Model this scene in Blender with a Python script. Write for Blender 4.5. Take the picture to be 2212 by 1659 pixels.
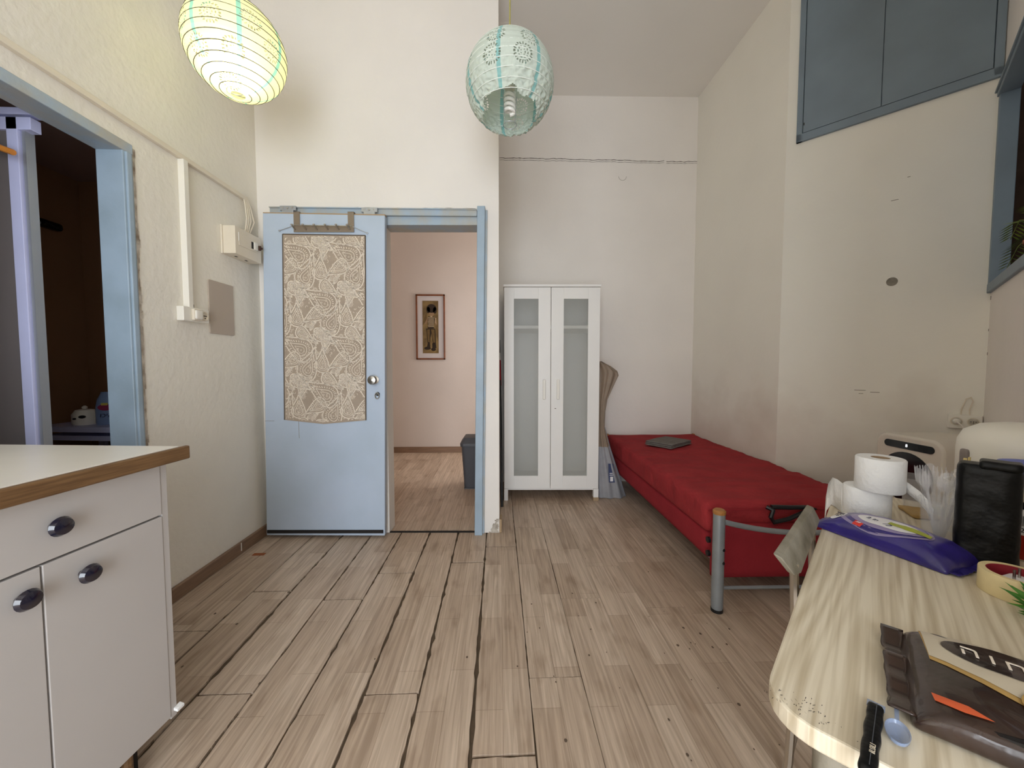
import bpy, bmesh, math, random
from math import sin, cos, pi, radians as R
from mathutils import Vector, Matrix, noise
random.seed(7)
SC = bpy.context.scene
COL = SC.collection
for o in list(bpy.data.objects): bpy.data.objects.remove(o)

# ------------------------------------------------------------------ camera, world, lights, exposure
cam = bpy.data.cameras.new('camera'); camo = bpy.data.objects.new('camera', cam); COL.objects.link(camo)
cam.sensor_width = 36; cam.lens = 831 / 2212 * 36; cam.clip_start = .02
camo.location = (0, 0, 1.13)
camo.rotation_euler = (R(90 - 2.82), 0, R(-1.93))
SC.camera = camo
w = bpy.data.worlds.new('sky'); SC.world = w; w.use_nodes = True
bg = w.node_tree.nodes['Background']; bg.inputs[0].default_value = (.75, .87, 1, 1); bg.inputs[1].default_value = .35

def area(name, loc, rot, sx, sy, power, col):
    l = bpy.data.lights.new(name, 'AREA'); l.shape = 'RECTANGLE'; l.size = sx; l.size_y = sy
    l.energy = power; l.color = col
    o = bpy.data.objects.new(name, l); COL.objects.link(o); o.location = loc; o.rotation_euler = rot
    return o
# added area lights as daylight, from an unseen rear opening and an unseen hallway window
area('added_rear_daylight', (-.28, -1.86, 1.25), (R(90), 0, 0), 1.3, 2.2, 62, (.88, .94, 1))
area('hallway_daylight', (1.75, 4.4, 1.7), (0, R(90), 0), 1.6, .9, 25, (1, .96, .92))
SC.view_settings.view_transform = 'Standard'; SC.view_settings.look = 'None'
SC.view_settings.gamma = 1; SC.view_settings.use_curve_mapping = False
SC.view_settings.exposure = .52

try:
    SC.cycles.max_bounces = 14; SC.cycles.diffuse_bounces = 10; SC.cycles.transparent_max_bounces = 16
except Exception: pass

# ------------------------------------------------------------------ materials
def s2l(c):
    f = lambda v: (v / 255 / 12.92) if v <= 10 else ((v / 255 + .055) / 1.055) ** 2.4
    return (f(c[0]), f(c[1]), f(c[2]), 1)
def newmat(name):
    m = bpy.data.materials.new(name); m.use_nodes = True
    return m, m.node_tree.nodes, m.node_tree.links, m.node_tree.nodes['Principled BSDF']
def pm(name, col, rough=.6, metal=0, var=0, vs=6, vcol=None, bump=0, bs=60, spec=.5, stretch=None, coat=0):
    """plain painted / plastic / cloth material with optional procedural mottling and fine relief"""
    m, N, L, b = newmat(name)
    c = s2l(col)
    b.inputs['Base Color'].default_value = c; b.inputs['Roughness'].default_value = rough
    b.inputs['Metallic'].default_value = metal; b.inputs['Specular IOR Level'].default_value = spec
    b.inputs['Coat Weight'].default_value = coat
    if var or bump:
        tc = N.new('ShaderNodeTexCoord'); src = tc.outputs['Object']
        if stretch:
            mp = N.new('ShaderNodeMapping'); mp.inputs['Scale'].default_value = stretch
            L.new(src, mp.inputs[0]); src = mp.outputs[0]
    if var:
        n = N.new('ShaderNodeTexNoise'); n.inputs['Scale'].default_value = vs; n.inputs['Detail'].default_value = 5
        L.new(src, n.inputs['Vector'])
        rp = N.new('ShaderNodeValToRGB'); rp.color_ramp.elements[0].position = .35; rp.color_ramp.elements[1].position = .7
        d = s2l(vcol) if vcol else tuple(v * (1 - var) for v in c[:3]) + (1,)
        rp.color_ramp.elements[0].color = c; rp.color_ramp.elements[1].color = d
        L.new(n.outputs[0], rp.inputs[0]); L.new(rp.outputs[0], b.inputs['Base Color'])
    if bump:
        n2 = N.new('ShaderNodeTexNoise'); n2.inputs['Scale'].default_value = bs; n2.inputs['Detail'].default_value = 3
        L.new(src, n2.inputs['Vector'])
        bp = N.new('ShaderNodeBump'); bp.inputs['Strength'].default_value = bump; bp.inputs['Distance'].default_value = .01
        L.new(n2.outputs[0], bp.inputs['Height']); L.new(bp.outputs[0], b.inputs['Normal'])
    return m
def emit(name, col, s):
    m, N, L, b = newmat(name); b.inputs['Base Color'].default_value = s2l(col)
    b.inputs['Emission Color'].default_value = s2l(col); b.inputs['Emission Strength'].default_value = s
    return m
def clear(name, col, rough=.08, alpha=.35):
    """thin clear plastic / film: partly see-through with gloss"""
    m, N, L, b = newmat(name)
    b.inputs['Base Color'].default_value = s2l(col); b.inputs['Roughness'].default_value = rough
    b.inputs['Alpha'].default_value = alpha; b.inputs['Specular IOR Level'].default_value = .8
    return m

M = {}
M['wall'] = pm('wall_paint', (236, 231, 225), .85, var=.06, vs=1.7, bump=.12, bs=28)
M['stucco'] = pm('stucco_paint', (235, 230, 219), .85, var=.07, vs=2.2, bump=.32, bs=34)  # the lantern's warm cast is put into this even tint
M['ceil'] = pm('ceiling_paint', (234, 231, 226), .9, var=.05, vs=1.2, bump=.06, bs=30)
M['hallw'] = pm('hallway_paint', (214, 204, 197), .85, var=.07, vs=1.6, bump=.08, bs=30)
M['blue'] = pm('blue_gloss_paint', (184, 198, 217), .42, var=.05, vs=4, vcol=(176, 191, 208), bump=.06, bs=24)
M['bluef'] = pm('blue_frame_paint', (158, 177, 194), .45, var=.12, vs=6, vcol=(146, 164, 178), bump=.08, bs=30)
M['bluedk'] = pm('blue_darker_tone', (124, 140, 153), .5, var=.05, vs=4, vcol=(116, 130, 142), bump=.05, bs=24)  # darker version of the blue, on hatch and window frame
M['bluew'] = pm('blue_paint_worn', (160, 178, 194), .5, var=.25, vs=9, vcol=(176, 172, 160), bump=.15, bs=50)
M['chip'] = pm('chipped_edge', (202, 195, 184), .9, var=.35, vs=20, vcol=(120, 104, 86), bump=.5, bs=60)
M['white'] = pm('white_lacquer', (236, 234, 230), .4, var=.03, vs=3)
M['whitep'] = pm('white_plastic', (232, 228, 218), .35)
M['cream'] = pm('cream_plastic', (226, 216, 198), .45, var=.05, vs=12)
M['dark'] = pm('dark_hole', (26, 22, 20), .8)
M['black'] = pm('black_plastic', (22, 22, 24), .4)
M['blackg'] = pm('black_gloss', (12, 12, 14), .12)
M['steel'] = pm('brushed_steel', (190, 186, 178), .28, metal=1)
M['galv'] = pm('galvanised_steel', (176, 180, 186), .45, metal=.7)
M['silver'] = pm('silver_paint', (150, 156, 160), .4, metal=.35, var=.12, vs=14)
M['base'] = pm('brown_skirting', (140, 112, 90), .5, var=.25, vs=8, stretch=(1, 1, 10))
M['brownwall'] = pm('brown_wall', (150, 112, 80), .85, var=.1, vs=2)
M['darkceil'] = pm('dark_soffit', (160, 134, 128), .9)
M['alu'] = pm('white_aluminium', (196, 200, 236), .35, var=.05, vs=10)
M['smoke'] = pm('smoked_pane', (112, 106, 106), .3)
M['red'] = pm('red_cotton', (160, 52, 56), .9, var=.15, vs=5, vcol=(144, 46, 50), bump=.6, bs=26, spec=.15)
M['red2'] = pm('red_base_cloth', (152, 44, 52), .9, var=.1, vs=9, bump=.2, bs=120, spec=.15)
M['towel'] = pm('grey_towel', (126, 121, 116), .95, var=.2, vs=40, bump=.6, bs=180, spec=.1)
M['cap'] = pm('tan_wood_cap', (176, 120, 62), .5, var=.2, vs=30)
M['cabg'] = pm('grey_laminate', (186, 182, 180), .45, var=.03, vs=4)
M['counter'] = pm('white_laminate', (238, 234, 226), .3, var=.05, vs=5)
M['edge'] = pm('wood_edge_band', (122, 92, 60), .5, var=.35, vs=12, vcol=(94, 68, 42), stretch=(20, 1, 20))
M['knob'] = pm('dark_glazed_knob', (20, 22, 42), .18, var=.5, vs=60, vcol=(46, 40, 44), coat=.5)
M['beige'] = pm('taupe_paint', (184, 170, 156), .55, var=.04, vs=6)
M['rackp'] = pm('bronze_metal', (138, 124, 108), .4, metal=.3)
M['fabric'] = pm('taupe_print_ground', (170, 154, 137), .8, var=.12, vs=14)
M['pale'] = pm('cream_print_ink', (228, 216, 200), .8)
M['wood_frame'] = pm('brown_picture_wood', (128, 72, 36), .4, var=.3, vs=20)
M['mount'] = pm('picture_mount', (206, 200, 200), .9)
M['pic_bg'] = pm('sepia_print', (146, 122, 78), .9, var=.45, vs=9, vcol=(92, 74, 48))
M['pic_dk'] = pm('sepia_dark', (50, 38, 28), .9, var=.2, vs=40)
M['pic_sk'] = pm('sepia_skin', (150, 122, 92), .9)
M['pic_lt'] = pm('sepia_light', (206, 184, 148), .9)
M['pic_tr'] = pm('sepia_trousers', (112, 90, 54), .9, var=.2, vs=30)
M['bin'] = pm('dark_grey_plastic', (74, 76, 82), .5)
M['paper'] = pm('tissue_paper', (240, 240, 240), .95, var=.04, vs=30, bump=.25, bs=120)
M['card'] = pm('brown_card', (170, 146, 116), .9)
M['purple'] = pm('purple_film', (52, 40, 128), .28, var=.3, vs=9, vcol=(38, 30, 98), bump=.25, bs=22, coat=.4)
M['lilac'] = pm('lilac_print', (150, 138, 176), .35, var=.2, vs=20)
M['wht_ink'] = pm('white_print', (232, 230, 232), .4)
M['lime'] = pm('lime_print', (170, 178, 44), .4)
M['redink'] = pm('red_print', (214, 58, 48), .4)
M['navyink'] = pm('navy_print', (28, 30, 72), .4)
M['blackfilm'] = pm('black_bag_film', (9, 9, 10), .35, bump=.4, bs=24, spec=.25)
M['tape'] = pm('masking_tape', (226, 208, 160), .7, var=.06, vs=50)
M['choc'] = pm('brown_foil', (58, 40, 32), .25, var=.25, vs=14, vcol=(36, 24, 20), bump=.2, bs=26, coat=.5)
M['creamfoil'] = pm('cream_foil', (206, 194, 172), .35, var=.08, vs=8)
M['gold'] = pm('gold_print', (186, 150, 88), .4, var=.1, vs=20)
M['olive'] = pm('dark_photo_print', (62, 60, 56), .35, var=.2, vs=20)
M['orange'] = pm('orange_print', (206, 92, 52), .35)
M['biscuit'] = pm('biscuit_print', (172, 108, 62), .5, var=.5, vs=40, vcol=(110, 58, 30))
M['stir'] = pm('pale_wood_sticks', (226, 206, 140), .7)
M['bluelid'] = pm('blue_lid', (30, 66, 176), .35)
M['jar'] = pm('milky_jar', (196, 186, 168), .3)
M['redfood'] = pm('red_filling', (150, 34, 20), .35)
M['leaf'] = pm('green_leaf', (48, 110, 40), .5, var=.3, vs=40, vcol=(84, 140, 52))
M['frond'] = pm('yellow_green_leaf', (122, 140, 52), .5, var=.3, vs=20, vcol=(84, 104, 36))
M['clear'] = clear('clear_plastic', (225, 225, 228), .05, .16)
M['clearw'] = clear('clear_plastic_thick', (232, 232, 236), .05, .20)
M['clearb'] = clear('blueish_film', (150, 170, 205), .1, .5)
M['chairw'] = pm('worn_grey_wood', (142, 135, 120), .7, var=.3, vs=14, vcol=(104, 96, 78), bump=.2, bs=60)
M['outwall'] = pm('yard_brick', (120, 92, 74), .9, var=.3, vs=9)
M['spot'] = pm('plaster_patch', (146, 140, 128), .9, var=.3, vs=60)
M['crack'] = pm('dark_crack', (86, 74, 62), .9)
M['cord'] = pm('yellowish_cable', (168, 160, 92), .5)
M['bulb'] = pm('white_glass_tube', (238, 236, 230), .2)
M['sheet'] = pm('taupe_sheet', (142, 124, 106), .6, var=.15, vs=12, bump=.25, bs=30)
M['sheet2'] = pm('grey_plastic_sheet', (156, 156, 160), .35, var=.15, vs=12, bump=.25, bs=30)
M['label_blue'] = pm('blue_label', (60, 70, 106), .5)
M['dirt'] = pm('dirt_filled_gap', (92, 76, 58), .95, var=.3, vs=30)
M['hangerw'] = pm('orange_wood', (206, 132, 56), .4, var=.2, vs=30)
M['softblue'] = pm('light_blue_bottle', (136, 160, 204), .35)
M['ink_dot'] = pm('pen_marks', (48, 44, 50), .8)
M['acw'] = pm('offwhite_casing', (214, 206, 194), .4)
M['seg'] = emit('display_digit', (230, 235, 240), 1.2)

def wood_floor():
    m, N, L, b = newmat('laminate_oak')
    g = N.new('ShaderNodeNewGeometry'); sp = N.new('ShaderNodeSeparateXYZ'); L.new(g.outputs['Position'], sp.inputs[0])
    def math_(op, a, v):
        n = N.new('ShaderNodeMath'); n.operation = op
        L.new(a, n.inputs[0])
        if isinstance(v, (int, float)): n.inputs[1].default_value = v
        else: L.new(v, n.inputs[1])
        return n.outputs[0]
    xx = math_('ADD', sp.outputs[0], 4.117)
    cb = N.new('ShaderNodeCombineXYZ'); L.new(sp.outputs[1], cb.inputs[0]); L.new(xx, cb.inputs[1])
    br = N.new('ShaderNodeTexBrick'); L.new(cb.outputs[0], br.inputs['Vector'])
    br.offset = .37; br.inputs['Scale'].default_value = 1; br.inputs['Brick Width'].default_value = .46
    br.inputs['Row Height'].default_value = .096; br.inputs['Mortar Size'].default_value = .0006
    br.inputs['Color1'].default_value = s2l((208, 189, 170)); br.inputs['Color2'].default_value = s2l((186, 165, 145))
    br.inputs['Mortar'].default_value = s2l((150, 130, 110))
    # long grain
    cg = N.new('ShaderNodeCombineXYZ'); L.new(math_('MULTIPLY', xx, 90), cg.inputs[0]); L.new(math_('MULTIPLY', sp.outputs[1], 3.2), cg.inputs[1])
    oi = N.new('ShaderNodeObjectInfo'); L.new(math_('MULTIPLY', oi.outputs['Random'], 40), cg.inputs[2])
    n = N.new('ShaderNodeTexNoise'); n.inputs['Scale'].default_value = 1; n.inputs['Detail'].default_value = 6; n.inputs['Distortion'].default_value = .6
    L.new(cg.outputs[0], n.inputs['Vector'])
    rp = N.new('ShaderNodeValToRGB'); rp.color_ramp.elements[0].position = .36; rp.color_ramp.elements[1].position = .68
    rp.color_ramp.elements[0].color = (.72, .69, .66, 1); rp.color_ramp.elements[1].color = (1.05, 1.05, 1.05, 1)
    L.new(n.outputs[0], rp.inputs[0])
    mx = N.new('ShaderNodeMix'); mx.data_type = 'RGBA'; mx.blend_type = 'MULTIPLY'; mx.inputs[0].default_value = 1
    L.new(br.outputs[0], mx.inputs[6]); L.new(rp.outputs[0], mx.inputs[7])
    # broad blotches and knots
    n2 = N.new('ShaderNodeTexNoise'); n2.inputs['Scale'].default_value = 1; n2.inputs['Detail'].default_value = 3
    c2 = N.new('ShaderNodeCombineXYZ'); L.new(math_('MULTIPLY', xx, 13), c2.inputs[0]); L.new(math_('MULTIPLY', sp.outputs[1], 4.5), c2.inputs[1]); L.new(c2.outputs[0], n2.inputs['Vector'])
    r2 = N.new('ShaderNodeValToRGB'); r2.color_ramp.elements[0].position = .28; r2.color_ramp.elements[1].position = .45
    r2.color_ramp.elements[0].color = (.78, .74, .70, 1); r2.color_ramp.elements[1].color = (1, 1, 1, 1); L.new(n2.outputs[0], r2.inputs[0])
    m2 = N.new('ShaderNodeMix'); m2.data_type = 'RGBA'; m2.blend_type = 'MULTIPLY'; m2.inputs[0].default_value = 1
    L.new(mx.outputs[2], m2.inputs[6]); L.new(r2.outputs[0], m2.inputs[7])
    L.new(m2.outputs[2], b.inputs['Base Color'])
    b.inputs['Roughness'].default_value = .42; b.inputs['Specular IOR Level'].default_value = .4
    bp = N.new('ShaderNodeBump'); bp.inputs['Strength'].default_value = .12; bp.inputs['Distance'].default_value = .003
    L.new(n.outputs[0], bp.inputs['Height']); L.new(bp.outputs[0], b.inputs['Normal'])
    return m
M['floor'] = wood_floor()

def table_wood():
    m, N, L, b = newmat('pale_ash_laminate')
    tc = N.new('ShaderNodeTexCoord')
    def lay(scale, dist, det):
        mp = N.new('ShaderNodeMapping'); mp.inputs['Scale'].default_value = scale; L.new(tc.outputs['Object'], mp.inputs[0])
        n = N.new('ShaderNodeTexNoise'); n.inputs['Scale'].default_value = 1; n.inputs['Detail'].default_value = det; n.inputs['Distortion'].default_value = dist
        L.new(mp.outputs[0], n.inputs['Vector']); return n.outputs[0]
    fine = lay((3.5, 130, 1), .2, 2)
    mp = N.new('ShaderNodeMapping'); mp.inputs['Scale'].default_value = (.42, 3.4, 1); L.new(tc.outputs['Object'], mp.inputs[0])
    wv = N.new('ShaderNodeTexNoise'); wv.inputs['Scale'].default_value = 1.6; wv.inputs['Detail'].default_value = 1; L.new(mp.outputs[0], wv.inputs['Vector'])
    k = N.new('ShaderNodeMath'); k.operation = 'MULTIPLY'; k.inputs[1].default_value = 46; L.new(wv.outputs[0], k.inputs[0])
    fr_ = N.new('ShaderNodeMath'); fr_.operation = 'PINGPONG'; fr_.inputs[1].default_value = 1; L.new(k.outputs[0], fr_.inputs[0])
    mx = N.new('ShaderNodeMath'); mx.operation = 'MULTIPLY_ADD'; mx.inputs[1].default_value = .26; L.new(fr_.outputs[0], mx.inputs[0]); L.new(fine, mx.inputs[2])
    rp = N.new('ShaderNodeValToRGB'); rp.color_ramp.elements[0].color = s2l((190, 175, 148)); rp.color_ramp.elements[1].color = s2l((224, 213, 191))
    rp.color_ramp.elements[0].position = .36; rp.color_ramp.elements[1].position = .78
    L.new(mx.outputs[0], rp.inputs[0]); L.new(rp.outputs[0], b.inputs['Base Color'])
    b.inputs['Roughness'].default_value = .45
    return m
M['table'] = table_wood()

def stained_wall():
    """off-white paint with a grubby rubbed zone along the bed"""
    m = pm('stained_wall_paint', (239, 236, 227), .85, var=.05, vs=1.7, bump=.1, bs=28)
    N, L = m.node_tree.nodes, m.node_tree.links; b = N['Principled BSDF']
    old = b.inputs['Base Color'].links[0].from_socket
    g = N.new('ShaderNodeNewGeometry'); sp = N.new('ShaderNodeSeparateXYZ'); L.new(g.outputs['Position'], sp.inputs[0])
    n = N.new('ShaderNodeTexNoise'); n.inputs['Scale'].default_value = 3.2; n.inputs['Detail'].default_value = 5; L.new(g.outputs['Position'], n.inputs['Vector'])
    ad = N.new('ShaderNodeMath'); ad.operation = 'MULTIPLY_ADD'; L.new(n.outputs[0], ad.inputs[0]); ad.inputs[1].default_value = 1.1; L.new(sp.outputs[2], ad.inputs[2])
    mr = N.new('ShaderNodeMapRange'); mr.inputs[1].default_value = 1.0; mr.inputs[2].default_value = 1.55; mr.inputs[3].default_value = .32; mr.inputs[4].default_value = 0
    L.new(ad.outputs[0], mr.inputs[0])
    mx = N.new('ShaderNodeMix'); mx.data_type = 'RGBA'; L.new(mr.outputs[0], mx.inputs[0]); L.new(old, mx.inputs[6]); mx.inputs[7].default_value = s2l((176, 152, 132))
    L.new(mx.outputs[2], b.inputs['Base Color'])
    return m
M['stain'] = stained_wall()

def lantern_paper(name, base, stripe, trans):
    m, N, L, b = newmat(name)
    out = N['Material Output']
    tc = N.new('ShaderNodeTexCoord'); sp = N.new('ShaderNodeSeparateXYZ'); L.new(tc.outputs['Object'], sp.inputs[0])
    at = N.new('ShaderNodeMath'); at.operation = 'ARCTAN2'; L.new(sp.outputs[1], at.inputs[0]); L.new(sp.outputs[0], at.inputs[1])
    k = N.new('ShaderNodeMath'); k.operation = 'MULTIPLY_ADD'; k.inputs[1].default_value = 7 / (2 * pi); k.inputs[2].default_value = 7.1; L.new(at.outputs[0], k.inputs[0])
    fr = N.new('ShaderNodeMath'); fr.operation = 'FRACT'; L.new(k.outputs[0], fr.inputs[0])
    lt = N.new('ShaderNodeMath'); lt.operation = 'LESS_THAN'; lt.inputs[1].default_value = .10; L.new(fr.outputs[0], lt.inputs[0])
    mx = N.new('ShaderNodeMix'); mx.data_type = 'RGBA'; L.new(lt.outputs[0], mx.inputs[0])
    mx.inputs[6].default_value = s2l(base); mx.inputs[7].default_value = s2l(stripe)
    df = N.new('ShaderNodeBsdfDiffuse'); tr = N.new('ShaderNodeBsdfTranslucent'); ms = N.new('ShaderNodeMixShader'); ms.inputs[0].default_value = trans
    L.new(mx.outputs[2], df.inputs[0]); L.new(mx.outputs[2], tr.inputs[0]); L.new(df.outputs[0], ms.inputs[1]); L.new(tr.outputs[0], ms.inputs[2])
    L.new(ms.outputs[0], out.inputs[0])
    return m
M['lan_lit'] = lantern_paper('lit_lantern_paper', (240, 240, 205), (150, 208, 204), .50)
M['lan_off'] = lantern_paper('grey_green_lantern_paper', (212, 222, 212), (152, 200, 198), .22)
def frosted():
    m, N, L, b = newmat('frosted_grey_pane')
    b.inputs['Base Color'].default_value = s2l((188, 190, 184)); b.inputs['Roughness'].default_value = .4
    b.inputs['Alpha'].default_value = .30
    return m
M['frost'] = frosted()

# ------------------------------------------------------------------ geometry helpers
class MB:
    def __init__(s): s.v = []; s.f = []; s.mi = []; s.cur = 0
    def add(s, vs, fs):
        k = len(s.v); s.v += [tuple(v) for v in vs]; s.f += [tuple(i + k for i in f) for f in fs]; s.mi += [s.cur] * len(fs); return s
    def box(s, a, b, rz=0, piv=None):
        (x0, y0, z0), (x1, y1, z1) = a, b
        vs = [Vector(p) for p in ((x0, y0, z0), (x1, y0, z0), (x1, y1, z0), (x0, y1, z0), (x0, y0, z1), (x1, y0, z1), (x1, y1, z1), (x0, y1, z1))]
        if rz:
            c = Vector(piv) if piv else sum(vs, Vector()) / 8
            m = Matrix.Rotation(rz, 3, 'Z'); vs = [m @ (v - c) + c for v in vs]
        return s.add(vs, [(0, 3, 2, 1), (4, 5, 6, 7), (0, 1, 5, 4), (1, 2, 6, 5), (2, 3, 7, 6), (3, 0, 4, 7)])
    def tube(s, path, r, n=8, cap=True, closed=False):
        P = [Vector(p) for p in path]; m = len(P); rs = r if isinstance(r, (list, tuple)) else [r] * m
        rings = []; up = None
        for i in range(m):
            if closed: t = P[(i + 1) % m] - P[i - 1]
            else: t = P[min(i + 1, m - 1)] - P[max(i - 1, 0)]
            t.normalize()
            if up is None:
                up = Vector((0, 0, 1)) if abs(t.z) < .9 else Vector((1, 0, 0))
            a = up - t * up.dot(t); a.normalize(); up = a; b = t.cross(a)
            rings.append([P[i] + (a * cos(2 * pi * k / n) + b * sin(2 * pi * k / n)) * rs[i] for k in range(n)])
        vs = [v for q in rings for v in q]; fs = []
        for i in range(m if closed else m - 1):
            j = (i + 1) % m
            for k in range(n): fs.append((i * n + k, i * n + (k + 1) % n, j * n + (k + 1) % n, j * n + k))
        if cap and not closed: fs += [tuple(range(n))[::-1], tuple((m - 1) * n + k for k in range(n))]
        return s.add(vs, fs)
    def lathe(s, prof, c=(0, 0, 0), n=24, sx=1, sy=1, axis='Z', cap=True):
        vs = []; fs = []; m = len(prof)
        for (r, z) in prof:
            for k in range(n):
                a = 2 * pi * k / n; p = (r * cos(a) * sx, r * sin(a) * sy, z)
                if axis == 'Y': p = (p[0], -p[2], p[1])
                if axis == 'X': p = (p[2], p[0], p[1])
                vs.append((p[0] + c[0], p[1] + c[1], p[2] + c[2]))
        for i in range(m - 1):
            for k in range(n): fs.append((i * n + k, i * n + (k + 1) % n, (i + 1) * n + (k + 1) % n, (i + 1) * n + k))
        if cap:
            if prof[0][0] > 1e-5: fs.append(tuple(range(n))[::-1])
            if prof[-1][0] > 1e-5: fs.append(tuple((m - 1) * n + k for k in range(n)))
        return s.add(vs, fs)
    def prism(s, poly, z0, z1, axis='Z'):
        n = len(poly); vs = [(x, y, z0) for x, y in poly] + [(x, y, z1) for x, y in poly]
        if axis == 'Y': vs = [(x, z, y) for x, y, z in vs]       # poly in (x,z), extruded along y
        if axis == 'X': vs = [(z, x, y) for x, y, z in vs]       # poly in (y,z), extruded along x
        fs = [tuple(range(n))[::-1], tuple(range(n, 2 * n))] + [(i, (i + 1) % n, n + (i + 1) % n, n + i) for i in range(n)]
        return s.add(vs, fs)
    def rbox(s, a, b, r, n=(8, 8, 4), fn=None):
        """rounded box with a subdivided surface, optionally displaced by fn(Vector)->Vector"""
        a, b = Vector(a), Vector(b); seen = {}; vs = []; fs = []
        def vert(i, j, k):
            key = (i, j, k)
            if key not in seen:
                p = Vector((a.x + (b.x - a.x) * i / n[0], a.y + (b.y - a.y) * j / n[1], a.z + (b.z - a.z) * k / n[2]))
                rr = min(r, *((b[q] - a[q]) / 2 for q in range(3)))
                # warp samples towards the borders so the rounding gets vertices
                q = Vector((min(max(p[t], a[t] + rr), b[t] - rr) for t in range(3)))
                d = p - q
                if d.length > 1e-9: p = q + d.normalized() * rr
                if fn: p = fn(p)
                seen[key] = len(vs); vs.append(p)
            return seen[key]
        for i in range(n[0]):
            for j in range(n[1]):
                for k, fl in ((0, 1), (n[2], 0)):
                    q = (vert(i, j, k), vert(i + 1, j, k), vert(i + 1, j + 1, k), vert(i, j + 1, k)); fs.append(q[::-1] if fl else q)
        for i in range(n[0]):
            for k in range(n[2]):
                for j, fl in ((0, 0), (n[1], 1)):
                    q = (vert(i, j, k), vert(i + 1, j, k), vert(i + 1, j, k + 1), vert(i, j, k + 1)); fs.append(q[::-1] if fl else q)
        for j in range(n[1]):
            for k in range(n[2]):
                for i, fl in ((0, 1), (n[0], 0)):
                    q = (vert(i, j, k), vert(i, j + 1, k), vert(i, j + 1, k + 1), vert(i, j, k + 1)); fs.append(q[::-1] if fl else q)
        return s.add(vs, fs)
    def build(s, name, mat, parent=None, bevel=0, smooth=False, seg=2):
        me = bpy.data.meshes.new(name); me.from_pydata(s.v, [], s.f)
        mats = mat if isinstance(mat, list) else [mat]
        for q in mats: me.materials.append(M[q] if isinstance(q, str) else q)
        if len(mats) > 1: me.polygons.foreach_set('material_index', s.mi)
        if smooth:
            me.polygons.foreach_set('use_smooth', [True] * len(me.polygons))
        me.validate(); me.update()
        o = bpy.data.objects.new(name, me); COL.objects.link(o)
        if parent: o.parent = parent
        if bevel:
            md = o.modifiers.new('bevel', 'BEVEL'); md.width = bevel; md.segments = seg; md.limit_method = 'ANGLE'; md.angle_limit = R(40)
        if smooth and smooth != 'all':
            try: me.set_sharp_from_angle(angle=R(42))
            except Exception: pass
        return o
def tag(o, label=None, cat=None, group=None, kind=None):
    if label: o['label'] = label
    if cat: o['category'] = cat
    if group: o['group'] = group
    if kind: o['kind'] = kind
    return o
def empty(name, loc=(0, 0, 0), rz=0, label=None, cat=None, group=None, kind=None):
    o = bpy.data.objects.new(name, None); COL.objects.link(o); o.empty_display_size = .05
    o.location = loc; o.rotation_euler = (0, 0, R(rz)); return tag(o, label, cat, group, kind)
def text(name, body, size, mat, parent, loc, rot, ext=.0003, align='CENTER', shear=0):
    cu = bpy.data.curves.new(name, 'FONT'); cu.body = body; cu.size = size; cu.extrude = ext; cu.align_x = align; cu.align_y = 'CENTER'; cu.shear = shear
    t = bpy.data.objects.new(name, cu); COL.objects.link(t)
    dg = bpy.context.evaluated_depsgraph_get(); dg.update()
    me = bpy.data.meshes.new_from_object(t.evaluated_get(dg)); bpy.data.objects.remove(t)
    me.name = name; me.materials.clear(); me.materials.append(M[mat])
    o = bpy.data.objects.new(name, me); COL.objects.link(o); o.parent = parent; o.location = loc; o.rotation_euler = rot
    return o
def ell(cx, cy, rx, ry, n=24, a0=0):
    return [(cx + rx * cos(a0 + 2 * pi * k / n), cy + ry * sin(a0 + 2 * pi * k / n)) for k in range(n)]
def rrect(x0, y0, x1, y1, r, n=5):
    P = []
    for cx, cy, a in ((x1 - r, y1 - r, 0), (x0 + r, y1 - r, pi / 2), (x0 + r, y0 + r, pi), (x1 - r, y0 + r, 3 * pi / 2)):
        for k in range(n + 1): P.append((cx + r * cos(a + pi / 2 * k / n), cy + r * sin(a + pi / 2 * k / n)))
    return P
def nz(x, y=0, z=0): return noise.noise(Vector((x, y, z)))

# ================================================================== THE SETTING
CEIL = 3.62
LWX = -1.56
# ---- floor: dirty sub-floor with single laminate boards
fl = MB().box((-1.75, -2.0, -.10), (2.6, 5.1, -.008)).build('floor', 'dirt'); tag(fl, 'worn oak laminate floor with gaping dirty joints', kind='structure')
col0, PW, PL = -.085, .191, 1.285
joints = {-6: 1.91, -5: 1.30, -4: 1.83, -3: 2.06, -2: 1.283, -1: 2.16, 0: 1.06, 1: 1.334, 2: 1.80, 3: 2.093}
def jag_plank(x0, x1, y0, y1, gl, gr, ge, rough):
    step = .03; P = []
    ny = max(2, int((y1 - y0) / step)); nx = 5
    def jit(g, t, s): return g * (.35 + 1.3 * abs(nz(t * 2.3, s * 7.7))) + rough * max(0, nz(t * 23, s * 3.3)) * g * 2.4
    for i in range(nx): u = i / nx; P.append((x0 + gl + (x1 - x0 - gl - gr) * u, y0 + jit(ge, x0 + u * .19, y0)))
    for i in range(ny): u = y0 + (y1 - y0) * i / ny; P.append((x1 - jit(gr, u, x1), max(u, y0 + ge) if i == 0 else u))
    for i in range(nx): u = 1 - i / nx; P.append((x0 + gl + (x1 - x0 - gl - gr) * u, y1 - jit(ge, x0 + u * .19, y1)))
    for i in range(ny): u = y1 - (y1 - y0) * i / ny; P.append((x0 + jit(gl, u, x0), min(u, y1 - ge) if i == 0 else u))
    return P
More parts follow.
